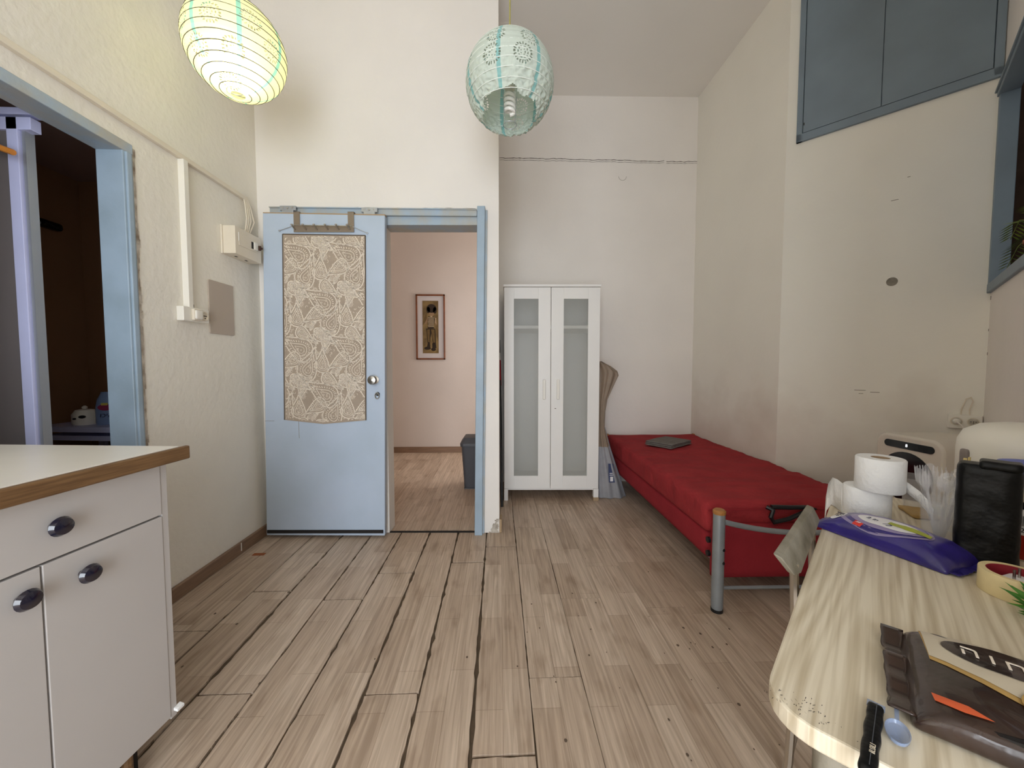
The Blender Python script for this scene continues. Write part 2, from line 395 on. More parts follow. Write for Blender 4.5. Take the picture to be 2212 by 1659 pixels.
for c in range(-9, 14):
    x0 = col0 + c * PW; x1 = x0 + PW
    if x0 < -1.75: x0 = -1.75
    j = joints.get(c, 1.1 + ((c * .37) % 1) * PL)
    ys = [j + PL * k for k in range(-5, 5)]
    ys = [max(-1.95, min(5.0, y)) for y in ys]
    if x1 < -.05: ys = sorted(ys + [2.60])
    gapw = {-7: .003, -6: .0046, -5: .0088, -4: .0062, -3: .0062, -2: .0064, -1: .0080, 0: .0054, 1: .0032, 2: .0016}
    gl = gapw.get(c, .0005); gr = gapw.get(c + 1, .0005) if c < 3 else .0004
    if c < -7: gl = gr = .0006
    for a, b in zip(ys, ys[1:]):
        if b - a < .05: continue
        ge = .0062 if -6 <= c <= 1 else .0010
        if c == 1: ge = .0028
        far = a > 2.5
        P = jag_plank(x0, x1, a, b, .0005 if far else gl, .0005 if far else gr, .0006 if far else ge, .6)
        o = MB().prism(P, -.008, .0008 * nz(c * 3.7, a * 2.1)).build('plank', 'floor', fl)
# rubbish on the floor
MB().box((-1.47, 2.28, .0008), (-1.40, 2.31, .0014)).build('stain_mark', pm('rust_stain', (150, 84, 46), .8), fl)

spots = MB(); rs_ = random.Random(4)
for q in range(70):
    x, y = (rs_.gauss(.75, .35), rs_.uniform(.95, 1.75)) if q < 45 else (rs_.uniform(-1.3, 1.4), rs_.uniform(1.0, 2.4))
    rad_ = rs_.uniform(.002, .0055); k0 = len(spots.v)
    spots.add([(x + rad_ * cos(2 * pi * t / 8) * rs_.uniform(.7, 1.2), y + rad_ * 1.3 * sin(2 * pi * t / 8), .0013) for t in range(8)], [tuple(range(8))])
tag(spots.build('dirt_spots', pm('dark_floor_dirt', (98, 82, 68), .8), fl), kind='stuff')
# ---- ceiling
tag(MB().box((-1.72, -2.0, CEIL), (2.6, 5.1, CEIL + .1)).build('ceiling', 'ceil'), 'high greyish white ceiling', kind='structure')

# ---- left wall (stucco) with the doorway to the dark bathroom
wl = MB()
wl.box((LWX - .10, -1.95, 0), (LWX, .80, CEIL)).box((LWX - .10, .80, 2.05), (LWX, 1.725, CEIL)).box((LWX - .10, 1.725, 0), (LWX, 2.62, CEIL))
wl = wl.build('wall_left', 'stucco'); tag(wl, 'stucco wall tinted with lantern warmth, doorway to dark bathroom', kind='structure')
tag(MB().box((LWX, 1.72, 0), (LWX + .018, 2.59, .07)).build('baseboard_left', 'base', bevel=.004), 'brown wooden skirting under the stucco wall', kind='structure')
# blue door frame
d1 = empty('door_1', (0, 0, 0), label='blue painted frame of the dark bathroom doorway', kind='structure')
MB().box((LWX - .105, 1.69, 0), (LWX + .004, 1.735, 2.035)).box((LWX - .03, 1.70, 0), (LWX + .012, 1.722, 2.02)).build('jamb', 'bluef', d1, bevel=.003)
MB().box((LWX - .105, .80, 2.02), (LWX + .006, 1.735, 2.062)).build('lintel', 'bluew', d1, bevel=.003)
MB().box((LWX - .105, .79, 0), (LWX + .004, .83, 2.035)).build('jamb', 'bluef', d1, bevel=.003)
ch = MB()
for k in range(60):
    z = 2.05 * k / 60; wd = .012 + .010 * nz(z * 7) + .006 * nz(z * 31)
    ch.box((LWX - .002, 1.733, z), (LWX + .003, 1.735 + max(.004, wd), z + 2.05 / 60))
tag(ch.build('trim_1', 'chip'), 'crumbling plaster strip beside the bathroom door frame', kind='structure')

# ---- dark bathroom behind it
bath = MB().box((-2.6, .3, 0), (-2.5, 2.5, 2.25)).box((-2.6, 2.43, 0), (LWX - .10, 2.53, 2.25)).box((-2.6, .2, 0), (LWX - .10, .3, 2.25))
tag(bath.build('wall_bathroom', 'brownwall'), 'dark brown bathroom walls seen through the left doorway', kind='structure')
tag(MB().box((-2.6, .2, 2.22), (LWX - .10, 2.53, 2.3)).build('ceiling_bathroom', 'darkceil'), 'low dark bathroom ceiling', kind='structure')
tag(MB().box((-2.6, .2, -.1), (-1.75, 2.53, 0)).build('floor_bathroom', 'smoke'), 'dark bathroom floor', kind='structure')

# ---- door wall
DW = (0, 2.545); DWR = -1.8
dwf = empty('wall_door', (DW[0], DW[1], 0), DWR, label='white plaster wall around the blue sliding door', kind='structure')
MB().box((-1.58, 0, 0), (-.74, .12, CEIL)).box((-.74, 0, 2.05), (-.10, .12, CEIL)).box((-.10, 0, 0), (0, .12, CEIL)).build('plaster', 'wall', dwf)
ch = MB()
for k in range(12):
    z = k * .008; ch.box((-.070 + .03 * abs(nz(k * 1.3)) + .004 * k, -.003, z), (-.003 - .02 * abs(nz(k * 2.2, 5)), .006, z + .008))
ch.build('chipped_base', 'chip', dwf)
MB().box((.001, .0, 0), (.016, .09, .09)).build('wood_scrap', 'card', dwf, bevel=.003)
cr = MB()
def crackline(mb, pts, wid, y, jz=.004, n=60):
    for k in range(n):
        if nz(k * .9, y * 3 + pts[0][1]) < -.55: continue
        a = [pts[0][i] + (pts[1][i] - pts[0][i]) * k / n for i in (0, 1)]; b = [pts[0][i] + (pts[1][i] - pts[0][i]) * (k + 1) / n for i in (0, 1)]
        za = a[1] + jz * nz(k * .5, 3.3); zb = b[1] + jz * nz((k + 1) * .5, 3.3); w_ = wid * (.5 + abs(nz(k * 1.7, 9)))
        mb.add([(a[0], y, za - w_), (b[0], y, zb - w_), (b[0], y, zb + w_), (a[0], y, za + w_)], [(0, 1, 2, 3)])
crackline(cr, ((-1.46, 2.150), (-.15, 2.142)), .0016, -.0006)
cr.build('crack', 'crack', dwf)

# frame of the sliding doorway
d2 = empty('door_2', (DW[0], DW[1], 0), DWR, label='blue frame and rail of the hallway doorway', kind='structure')
MB().box((-.76, -.012, 2.033), (-.135, .13, 2.092)).build('lintel', 'bluew', d2, bevel=.003)
MB().prism([(-.163, 0), (-.112, 0), (-.086, 2.142), (-.136, 2.142)], -.045, .12, 'Y').build('jamb', 'bluef', d2, bevel=.004)
MB().prism([(-.114, 0), (-.100, 0), (-.072, 2.128), (-.086, 2.128)], -.014, .02, 'Y').build('moulding', 'bluew', d2, bevel=.002)
MB().box((-.80, .0, 0), (-.76, .12, 2.04)).build('jamb', 'bluef', d2, bevel=.003)
tr = MB().prism([(-1.463, 2.092), (-.14, 2.086), (-.14, 2.124), (-1.463, 2.138)], -.03, -.022, 'Y').prism([(-1.463, 2.132), (-.14, 2.119), (-.14, 2.126), (-1.463, 2.139)], -.040, -.0, 'Y').prism([(-1.463, 2.088), (-.14, 2.082), (-.14, 2.088), (-1.463, 2.094)], -.036, -.0, 'Y')
tr.build('rail', 'bluew', d2, bevel=.001)
MB().box((-.76, .0, .0005), (-.15, .022, .004)).build('threshold', 'dark', d2)

# ---- alcove: side wall, back wall, right wall
tag(MB().box((-.11, 2.66, 0), (-.022, 3.78, CEIL)).build('wall_alcove', 'wall'), 'side wall of the bed alcove beside the wardrobe', kind='structure')
bwf = empty('wall_back', (0, 3.68, 0), -1.0, label='white back wall of the bed alcove with a long crack', kind='structure')
MB().box((-.06, 0, 0), (1.95, .1, CEIL)).build('plaster', 'wall', bwf)
cr = MB()
crackline(cr, ((.0, 3.055), (1.86, 3.034)), .0035, -.0012, .010, 90); crackline(cr, ((.0, 3.036), (1.86, 3.018)), .002, -.0012, .008, 90)
cr.build('crack', 'crack', bwf)
ar = MB()
for k in range(12):
    a = pi + pi * k / 12; b = pi + pi * (k + 1) / 12; r0, r1 = .035, .038
    ar.add([(1.16 + r0 * cos(a), -.001, 2.895 + r0 * sin(a)), (1.16 + r0 * cos(b), -.001, 2.895 + r0 * sin(b)), (1.16 + r1 * cos(b), -.001, 2.895 + r1 * sin(b)), (1.16 + r1 * cos(a), -.001, 2.895 + r1 * sin(a))], [(0, 1, 2, 3)])
ar.build('plaster_mark', 'spot', bwf)
tag(MB().box((1.86, 2.50, 0), (1.96, 3.72, CEIL)).build('wall_right', 'stain'), 'grubby white wall along the bed', kind='structure')
# ---- diagonal wall with the high hatch
G = empty('wall_diagonal', (1.86, 2.50, 0), -46.5, label='white diagonal wall below the blue storage hatch', kind='structure')
MB().box((0, 0, 0), (.885, .1, CEIL)).build('plaster', 'stain', G)
MB().prism(ell(.519, 1.60, .024, .024, 18), -.002, .0, 'Y').build('plaster_patch', 'spot', G)
mk = MB()
for (x, z, l) in ((.50, 2.05, .03), (.56, 2.16, .012), (.38, .98, .05), (.45, .97, .04), (.40, .96, .02)): mk.box((x, -.0008, z), (x + l, 0, z + .003))
mk.build('scuff', 'spot', G)

# ---- window wall (right, outside the frame for the most part)
H = empty('wall_window', (2.468, 1.87, 0), 223.5, label='wall with the blue window beside the table', kind='structure')
WW = 2.62
MB().box((0, 0, 0), (WW, .052, 1.51)).box((0, 0, 2.48), (WW, .052, CEIL)).box((1.55, 0, 1.51), (WW, .052, 2.48)).build('plaster', 'wall', H)
W1 = empty('window_1', (2.468, 1.87, 0), 223.5, label='open window with thick blue wooden frame', kind='structure')
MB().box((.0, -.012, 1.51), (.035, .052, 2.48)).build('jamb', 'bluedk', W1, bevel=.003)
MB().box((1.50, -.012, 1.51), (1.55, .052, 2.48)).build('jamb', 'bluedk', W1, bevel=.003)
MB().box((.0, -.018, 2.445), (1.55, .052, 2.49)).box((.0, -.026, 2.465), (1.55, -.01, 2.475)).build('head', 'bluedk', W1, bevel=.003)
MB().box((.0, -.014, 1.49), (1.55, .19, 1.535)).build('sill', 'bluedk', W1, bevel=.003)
dm = MB()
for (x, z, l) in ((.012, 1.455, .02), (.006, 1.30, .012), (.012, 1.18, .014)): dm.box((x, -.001, z), (x + .008, 0, z + l))
dm.build('paint_chip', 'crack', H)
endx, endy = 2.468 - .725 * WW, 1.87 - .688 * WW
tag(MB().box((endx, -2.0, 0), (endx + .1, endy + .05, CEIL)).build('wall_side', 'wall'), 'white side wall behind the viewer', kind='structure')
tag(MB().box((-1.66, -2.0, 0), (-.98, -1.9, CEIL)).box((.42, -2.0, 0), (endx + .1, -1.9, CEIL)).box((-.98, -2.0, 2.45), (.42, -1.9, CEIL)).build('wall_rear', 'wall'), 'unseen rear wall with an added opening for daylight', kind='structure')
# yard wall outside the window
tag(MB().box((3.0, -.9, 0), (3.1, 3.2, 3.4)).box((2.0, 2.9, 0), (3.1, 3.0, 3.4)).box((2.0, -.95, 0), (3.1, -.85, 3.4)).build('wall_yard', 'outwall'), 'brown yard wall outside the window', kind='structure')

# ---- hallway behind the sliding door
tag(MB().box((-1.85, 4.97, 0), (1.9, 5.07, CEIL)).build('wall_hallway_back', 'hallw'), 'pinkish hallway wall carrying the framed picture', kind='structure')
tag(MB().box((-1.85, 2.66, 0), (-1.75, 5.0, CEIL)).build('wall_hallway_left', 'hallw'), 'left hallway wall', kind='structure')
tag(MB().box((1.82, 3.8, 0), (1.92, 5.0, CEIL)).build('wall_hallway_right', 'hallw'), 'right hallway wall out of sight', kind='structure')
tag(MB().box((-1.75, 4.952, 0), (1.8, 4.97, .075)).build('baseboard_hallway', 'base', bevel=.003), 'brown skirting at the end of the hallway', kind='structure')

# ================================================================== LARGE OBJECTS
# ---- sliding door leaf
D = empty('sliding_door', (DW[0], DW[1], 0), DWR, label='light blue sliding door with a paisley panel', cat='door')
MB().prism([(-1.514, .022), (-.744, .018), (-.711, 2.066), (-1.474, 2.080)], -.085, -.046, 'Y').build('leaf', 'blue', D, bevel=.004)
MB().box((-1.507, -.089, .036), (-.752, -.084, .058)).build('bottom_strip', 'dark', D)
MB().prism([(-1.474, 2.080), (-.711, 2.066), (-.711, 2.074), (-1.474, 2.086)], -.082, -.048, 'Y').build('top_edge', 'card', D)
pan = MB().prism([(-1.373, .779), (-1.124, .752), (-.852, .776), (-.834, 1.941), (-1.351, 1.949)], -.0885, -.0845, 'Y').build('paisley_panel', 'fabric', D)
bd = MB()
for a, b in (((-1.373, .779), (-1.351, 1.949)), ((-1.351, 1.949), (-.834, 1.941)), ((-.852, .776), (-.834, 1.941))):
    dx, dz = b[0] - a[0], b[1] - a[1]; l = math.hypot(dx, dz); nx, nz_ = -dz / l * .003, dx / l * .003
    bd.prism([(a[0] - nx, a[1] - nz_), (b[0] - nx, b[1] - nz_), (b[0] + nx, b[1] + nz_), (a[0] + nx, a[1] + nz_)], -.0892, -.0845, 'Y')
bd.build('panel_edge', 'crack', D)
# printed paisley motifs
pr = MB()
def inpanel(x, z):
    return -1.366 + (z - .779) * .019 < x < -.858 + (z - .776) * .0155 and z < 1.936 and z > .764 + abs(x + 1.115) * .08
def ribbon(pts, wd, y=-.0890):
    n = len(pts)
    for i in range(n - 1):
        a, b = pts[i], pts[i + 1]
        if not (inpanel(*a) and inpanel(*b)): continue
        dx, dz = b[0] - a[0], b[1] - a[1]; l = math.hypot(dx, dz) or 1; ox, oz = -dz / l * wd / 2, dx / l * wd / 2
        pr.add([(a[0] - ox, y, a[1] - oz), (b[0] - ox, y, b[1] - oz), (b[0] + ox, y, b[1] + oz), (a[0] + ox, y, a[1] + oz)], [(0, 1, 2, 3)])
def drop(s, t, bend):
    """teardrop outline: t in 0..1, round head at origin side, tip bending away"""
    a = 2 * pi * t
    x = cos(a); rad = .5 * (1 - x) / 2
    px_ = -x * .5; py = sin(a) * (.44 * (1 + cos(a)) * .5 + .02)
    py += bend * ((.5 - x * -1 * .5) if 0 else ((px_ + .5) ** 2)) * .55
    return px_ * s, py * s
def motif(cx, cz, s, ang, bend, full=True):
    ca, sa = cos(ang), sin(ang)
    def tf(p): return (cx + p[0] * ca - p[1] * sa, cz + p[0] * sa + p[1] * ca)
    n = 40
    for sc, wd in ((1, .0058), (.50, .0040), (.28, .0026)):
        off = -(1 - sc) * .18 * s
        pts = [tf((drop(s * sc, k / n, bend)[0] + off, drop(s * sc, k / n, bend)[1])) for k in range(n + 1)]
        ribbon(pts, wd)
    for k in range(34):
        t = (k + .5) / 34; p = drop(s * .78, t, bend); q = drop(s * .64, t, bend)
        ribbon([tf((p[0] - .22 * .18 * s, p[1])), tf((q[0] - .36 * .18 * s, q[1]))], .0044)
    for k in range(3):
        c = tf((-.28 * s + k * .09 * s, 0)); ribbon([(c[0] + .0045 * cos(2 * pi * q / 8), c[1] + .0045 * sin(2 * pi * q / 8)) for q in range(9)], .002)
    for k in range(30):
        t = (k + .5) / 30; p = drop(s * 1.07, t, bend); q = drop(s * 1.12, t, bend)
        ribbon([tf((p[0] + .012 * s, p[1])), tf((q[0] + .02 * s, q[1]))], .0040)
def leafm(cx, cz, s, ang):
    for k in (-4, -2, 0, 2, 4):
        pts = []
        for q in range(7):
            u = q / 6; x = (u - .5) * s; y = k / 4 * .22 * s * sin(pi * u); pts.append((cx + x * cos(ang) - y * sin(ang), cz + x * sin(ang) + y * cos(ang)))
        ribbon(pts, .0026)
def flower(cx, cz, s):
    for r in (1, .55): ribbon([(cx + s * r * cos(2 * pi * q / 14), cz + s * r * sin(2 * pi * q / 14)) for q in range(15)], .002)
    for q in range(10):
        a = 2 * pi * q / 10; ribbon([(cx + s * 1.15 * cos(a), cz + s * 1.15 * sin(a)), (cx + s * 1.5 * cos(a), cz + s * 1.5 * sin(a))], .003)
for i in range(-6, 4):
    for j in range(-2, 7):
        ox = -1.355 + i * .313 + j * .156; oz = 1.935 - j * .292
        motif(ox + .170, oz - .225, .215, R(48), .55)
        motif(ox + .335, oz - .190, .150, R(194), .45)
        motif(ox + .060, oz - .110, .235, R(158), -.3)
        motif(ox + .095, oz - .345, .150, R(-45), .3)
        motif(ox + .290, oz - .315, .130, R(-22), -.35)
        leafm(ox + .320, oz - .255, .085, R(20)); leafm(ox + .015, oz - .270, .06, R(70)); flower(ox + .262, oz - .128, .014); flower(ox + .200, oz - .145, .009)
        leafm(ox + .185, oz - .065, .07, R(140)); flower(ox + .20, oz - .33, .010)
        motif(ox + .250, oz - .085, .105, R(250), .4); motif(ox + .235, oz - .005, .10, R(20), -.4); motif(ox + .243, oz - .195, .15, R(75), .35); leafm(ox + .145, oz - .31, .06, R(30))
rq = random.Random(21)
for q in range(520):
    cx, cz, rr_, a0 = rq.uniform(-1.37, -.84), rq.uniform(.75, 1.94), rq.uniform(.004, .009), rq.uniform(0, 6.3)
    ribbon([(cx + rr_ * cos(a0 + .55 * t), cz + rr_ * sin(a0 + .55 * t)) for t in range(7)], .0024)
pr.build('paisley_print', 'pale', pan)
# scratches, rollers, knob, key
MB().box((-1.285, -.0856, .66), (-1.283, -.084, .775)).box((-1.50, -.0856, .77), (-1.44, -.084, .772)).build('scratch', 'spot', D)
for x in (-1.327, -.814):
    rl = MB().prism([(-.05, .005), (.05, .005), (.05, .034), (-.05, .034)], -.012, .0, 'Y').prism([(-.034, -.042), (-.022, -.042), (-.014, -.014), (.014, -.014), (.022, -.042), (.034, -.042), (.036, .01), (-.036, .01)], -.014, .0, 'Y')
    o = rl.build('roller_bracket', 'galv', D, bevel=.0015); o.location = (x, -.056, 2.098 if x < -1 else 2.088)
    MB().lathe([(.0, -.02), (.019, -.02), (.019, -.006), (0, -.006)], (0, -.012, -.026), 16, axis='Y').build('wheel', 'black', o, smooth=True)
    MB().lathe([(0, 0), (.005, 0), (.004, .003), (0, .004)], (-.03, -.012, .022), 8, axis='Y').lathe([(0, 0), (.005, 0), (.004, .003), (0, .004)], (.03, -.012, .022), 8, axis='Y').lathe([(0, 0), (.006, 0), (.005, .003), (0, .004)], (0, -.014, .018), 8, axis='Y').build('screw', 'steel', o)
MB().lathe([(0, 0), (.026, 0), (.026, .006), (.012, .012), (.012, .03), (.026, .04), (.030, .052), (.024, .064), (0, .068)], (-.79, -.085, 1.036), 24, axis='Y').build('door_knob', 'steel', D, smooth=True)
k_ = MB().lathe([(0, 0), (.013, 0), (.012, .004), (0, .004)], (-.774, -.085, .945), 16, axis='Y').build('keyhole', 'black', D)
MB().tube([(-.774 + .013 * cos(2 * pi * q / 12), -.10, .935 + .02 * sin(2 * pi * q / 12)) for q in range(12)], .003, 6, closed=True).tube([(-.774, -.085, .945), (-.774, -.10, .945)], .004, 6).build('key', 'steel', k_, smooth=True)
# hook rack on the door
K = empty('hook_rack', (DW[0], DW[1], 0), DWR, label='bronze six-hook rack hung over the sliding door', cat='hook rack')
MB().box((-1.278, -.094, 1.960), (-.902, -.090, 2.000)).build('plate', 'rackp', K)
for x in (-1.278, -.940): MB().box((x, -.092, 2.0), (x + .038, -.089, 2.086)).box((x, -.092, 2.083), (x + .038, -.044, 2.086)).build('hanger_strap', 'rackp', K)
MB().tube([(-1.27, -.112, 1.996), (-.91, -.112, 1.990)], .003, 6).build('rod', 'steel', K)
for i in range(6):
    x = -1.266 + i * .068
    MB().tube([(x, -.094, 1.975), (x, -.112, 1.976), (x - .004, -.128, 1.990)], .004, 8).lathe([(0, -.007), (.007, -.003), (.007, .003), (0, .007)], (x - .004, -.129, 1.993), 10).build('hook', 'steel', K, smooth=True)
for a, b in (((-1.278, 1.995), (-1.369, 1.969)), ((-.905, 1.990), (-.821, 1.955))):
    MB().tube([(a[0], -.10, a[1]), (b[0], -.092, b[1])], .0022, 6).lathe([(0, 0), (.006, 0), (.006, .004), (0, .005)], (b[0], -.088, b[1]), 10, axis='Y').build('stay_wire', 'galv', K)

# ---- wardrobe
WR = empty('wardrobe', (.045, 3.153, 0), -1.8, label='white wardrobe with two frosted glass doors', cat='wardrobe')
x0, x1 = -.004, .782
MB().box((x0, .02, .10), (x0 + .018, .50, 1.762)).box((x1 - .018, .02, .10), (x1, .50, 1.762)).box((x0, .485, .10), (x1, .50, 1.762)).box((x0, .02, .085), (x1, .50, .118)).box((x0 - .006, -.004, 1.764), (x1 + .004, .50, 1.784)).build('body', 'white', WR, bevel=.002)
MB().box((x0 + .018, .0125, 1.428), (x1 - .018, .48, 1.452)).build('shelf', 'white', WR)
for (px0, px1) in ((x0, x0 + .032), (x1 - .042, x1)):
    for (py0, py1) in ((.004, .05), (.45, .50)):
        MB().box((px0, py0, 0), (px1, py1, .10)).build('leg', 'white', WR, bevel=.002)
MB().box((x1 - .043, .001, 0), (x1 + .001, .05, .028)).build('chipped_foot', 'card', WR)
for (a, b, ga, gb, hx) in ((x0 + .002, .377, .077, .276, .324), (.381, x1 - .004, .483, .682, .438)):
    do = MB()
    z0, z1, g0, g1 = .103, 1.760, .211, 1.667
    do.box((a, 0, z0), (ga, .018, z1)).box((gb, 0, z0), (b, .018, z1)).box((ga, 0, z0), (gb, .018, g0)).box((ga, 0, g1), (gb, .018, z1))
    do = do.build('door', 'white', WR, bevel=.0015)
    MB().box((ga, .007, g0), (gb, .011, g1)).build('pane', 'frost', do)
    MB().box((hx - .011, -.022, .85), (hx + .011, -.012, 1.012)).box((hx - .006, -.012, .87), (hx + .006, 0, .885)).box((hx - .006, -.012, .975), (hx + .006, 0, .99)).build('handle', 'whitep', do, bevel=.003)
MB().box((.412, -.0006, .77), (.424, 0, .775)).build('nick', 'crack', WR)

# ---- mop handle leaning in the gap left of the wardrobe
P_ = empty('mop_pole', (0, 0, 0), label='black mop pole with red grip in the gap beside the wardrobe', cat='mop')
MB().tube([(.022, 3.02, .0), (.022, 3.04, .05), (.006, 3.30, 1.0)], [.012, .011, .010], 10).build('shaft', 'black', P_, smooth=True)
MB().tube([(.006, 3.295, .955), (.0025, 3.36, 1.17)], .014, 12).build('grip', pm('red_grip', (168, 30, 40), .4), P_, smooth=True)
MB().tube([(.0025, 3.36, 1.17), (.0015, 3.375, 1.235)], .0125, 12).build('collar', 'whitep', P_, smooth=True)
MB().tube([(.0015, 3.375, 1.235), (.0, 3.40, 1.35)], .010, 10).build('tip', 'black', P_, smooth=True)

# ---- rolled sheet leaning behind the wardrobe
rs = empty('rolled_sheet', (.80, 3.25, 0), label='pinched taupe plastic sheet standing between wardrobe and bed', cat='sheet')
prof = [(.004, .036, .283), (.05, .036, .268), (.16, .036, .235), (.26, .036, .200), (.44, .036, .140), (.60, .036, .096), (.74, .036, .100), (.84, .036, .116), (.95, .036, .165), (1.05, .036, .208), (1.075, .036, .200), (1.11, .036, .150), (1.14, .036, .09), (1.15, .036, .06)]
def sheetpart(lo, hi):
    m = MB(); n = 36; rows = []
    pp = [p for p in prof if lo <= p[0] <= hi]
    for (z, a, b) in pp:
        c = (a + b) / 2; h = (b - a) / 2; ring = []
        for k in range(n):
            t = 2 * pi * k / n; fold = 1 + .10 * sin(5 * t + z * 3) * (1.15 - h * 3)
            ring.append((c + h * cos(t), -.02 + (.045 + .02 * abs(z - .7)) * sin(t) * fold + .012 * sin(9 * cos(t) + z * 2), z + .012 * sin(3 * t) * (1 if z > 1 else 0)))
        rows.append(ring)
    m.v = [v for r_ in rows for v in r_]
    m.f = [(i * n + k, i * n + (k + 1) % n, (i + 1) * n + (k + 1) % n, (i + 1) * n + k) for i in range(len(rows) - 1) for k in range(n)]
    if hi > 1: m.f.append(tuple((len(rows) - 1) * n + k for k in range(n)))
    m.mi = [0] * len(m.f); return m
sheetpart(0, .44).build('lower_skirt', 'sheet2', rs, smooth='all'); sheetpart(.44, 2).build('upper_fold', 'sheet', rs, smooth='all')
MB().tube([(.283, -.03, .005), (.268, -.03, .05), (.235, -.03, .16), (.200, -.03, .26), (.140, -.03, .44), (.096, -.03, .60)], .005, 6).build('hem', pm('grey_hem', (120, 122, 130), .5), rs, smooth=True)
lb = MB().prism([(.125, .14), (.180, .14), (.160, .30), (.118, .30)], -.079, -.074, 'Y').build('printed_label', 'label_blue', rs)
MB().box((.135, -.0805, .15), (.160, -.0785, .19)).box((.13, -.0805, .20), (.16, -.0785, .206)).box((.13, -.0805, .215), (.155, -.0785, .221)).build('label_code', 'wht_ink', lb)

# ---- bed
BX0, BX1, BY0, BY1 = .99, 1.845, 1.79, 3.62
BR = -.6
bed = empty('bed', (1.0, 1.70, 0), BR, label='single bed with red cover and grey tubular frame', cat='bed')
def wr(p):
    q = p.copy(); k = (p.z - .32) / .15
    q.z += k * (.007 * nz(p.x * 3 + 2, p.y * 9) + .0075 * nz(p.x * 5, p.y * 22, 4) * (1 if p.y < 1.2 else .5)) - k * .004
    e = min(p.x + .01, .845 - p.x, p.y - .09, 1.92 - p.y)
    if .33 < p.z < .46: 
        q.x += .006 * nz(p.y * 14, p.z * 10, 1) * (1 if p.x < .4 else -1); q.y += .008 * nz(p.x * 9, p.z * 14, 7)
    return q
mat = MB().rbox((-.005, .09, .315), (.845, 1.92, .475), .035, (44, 96, 10), wr).build('mattress', 'red', bed, smooth='all')
sm = MB()
sm.tube([(.002, .083, .432), (.2, .083, .436), (.45, .083, .437), (.70, .083, .436), (.835, .083, .432)], .003, 6)
sm.build('seam', 'red2', mat)
base = MB().rbox((.01, .10, .185), (.84, 1.92, .318), .018, (12, 30, 5)).build('base_box', 'red2', bed, smooth='all')
MB().rbox((.02, .062, .108), (.83, .10, .37), .012, (12, 3, 8)).build('foot_panel', 'red2', bed, smooth='all')
MB().tube([(.565 + (-.285) + .0, .075, .45), (.30, .056, .44), (.285, .05, .41), (.30, .05, .385), (.37, .05, .40), (.45, .05, .435), (.50, .056, .447), (.46, .06, .452), (.38, .06, .452), (.30, .07, .452)], .0105, 8).build('carry_strap', 'black', bed, smooth=True)
def post(x, y, h=.455):
    o = MB().lathe([(.024, .012), (.0255, .03), (.0255, h)], (x, y, 0), 20).build('post', 'silver', bed, smooth=True)
    MB().lathe([(.0265, h), (.0275, h + .004), (.0275, h + .014), (.022, h + .02), (0, h + .021)], (x, y, 0), 20).build('post_cap', 'cap', o, smooth=True)
    MB().lathe([(.026, .0), (.026, .014), (.0, .014)], (x, y, 0), 20).build('foot_cap', 'black', o)
    return o
for x, y in ((.0, -.015), (.85, -.015), (.0, 1.90), (.85, 1.90)):
    o = post(x, y)
    if x == 0 and y < 1:
        for z in (.295, .235): MB().lathe([(0, 0), (.0075, 0), (.006, .004), (0, .005)], (x + .012, y - .0215, z), 10, axis='Y').build('bolt', 'black', o)
        for z in (.30, .235): MB().lathe([(0, 0), (.014, 0), (.014, .012), (0, .014)], (x - .012, y + .075, z), 12, axis='X').build('hinge_knob', 'black', o)
for y in (-.015, 1.90):
    MB().tube([(.02 + .81 * k / 16, y, .362 + .055 * (2 * k / 16 - 1) ** 2) for k in range(17)], .0125, 10).build('curved_rail', 'silver', bed, smooth=True)
    MB().tube([(.02, y + .01, .103), (.83, y + .01, .103)], .008, 8).build('lower_rail', 'silver', bed, smooth=True)
for x in (.06, .79): MB().box((x - .01, .12, .163), (x + .01, 1.88, .184)).build('side_rail', 'silver', bed)

# ---- folded towel
tw = empty('folded_towel', (1.39, 3.09, .479), 37, label='folded dark grey towel lying on the red bed', cat='towel')
for i in range(3):
    MB().rbox((-.165 + .006 * i, -.115 + .004 * (i % 2), .0005 + i * .012), (.165 - .004 * i, .115, .0115 + i * .012), .005, (16, 12, 3), lambda p: p + Vector((0, 0, .003 * nz(p.x * 12, p.y * 12)))).build('fold', 'towel', tw, smooth='all')

# ---- kitchen cabinet and worktop
KC = empty('kitchen_cabinet', (-.935, 1.10, 0), -4.5, label='pale grey kitchen base cabinet with dark oval knobs', cat='cabinet')
MB().box((-.55, -.60, .12), (-.018, -.582, .858)).box((-.55, -.018, .12), (0, 0, .858)).box((-.55, -.60, .12), (-.532, 0, .858)).box((-.55, -.60, .12), (-.018, 0, .138)).build('carcass', 'cabg', KC, bevel=.001)
MB().box((-.55, -.59, .0), (-.06, -.06, .119)).build('plinth', 'dark', KC)
MB().lathe([(.02, 0), (.02, .01), (.012, .02), (.012, .12)], (-.045, -.10, 0), 10).build('leg', 'edge', KC)
MB().rbox((-.002, -.010, .138), (.012, .012, .146), .001, (4, 4, 1), lambda p: p + Vector((0, 0, -.3 * p.x))).build('tape_scrap', 'paper', KC)
def knob(par, y, z):
    MB().lathe([(0, 0), (.008, 0), (.007, .008), (.017, .013), (.020, .019), (.016, .027), (.004, .031), (0, .031)], (.002, y, z), 20, sx=1.15, sy=1.05, axis='X').build('knob', 'knob', par, smooth=True)
dr = MB().box((-.016, -.580, .716), (.002, -.020, .852)).build('drawer', 'cabg', KC, bevel=.0015); knob(dr, -.262, .786)
da = MB().box((-.016, -.283, .128), (.002, -.020, .711)).build('door', 'cabg', KC, bevel=.0015); knob(da, -.213, .656)
db = MB().box((-.016, -.580, .128), (.002, -.287, .711)).build('door', 'cabg', KC, bevel=.0015); knob(db, -.322, .662)
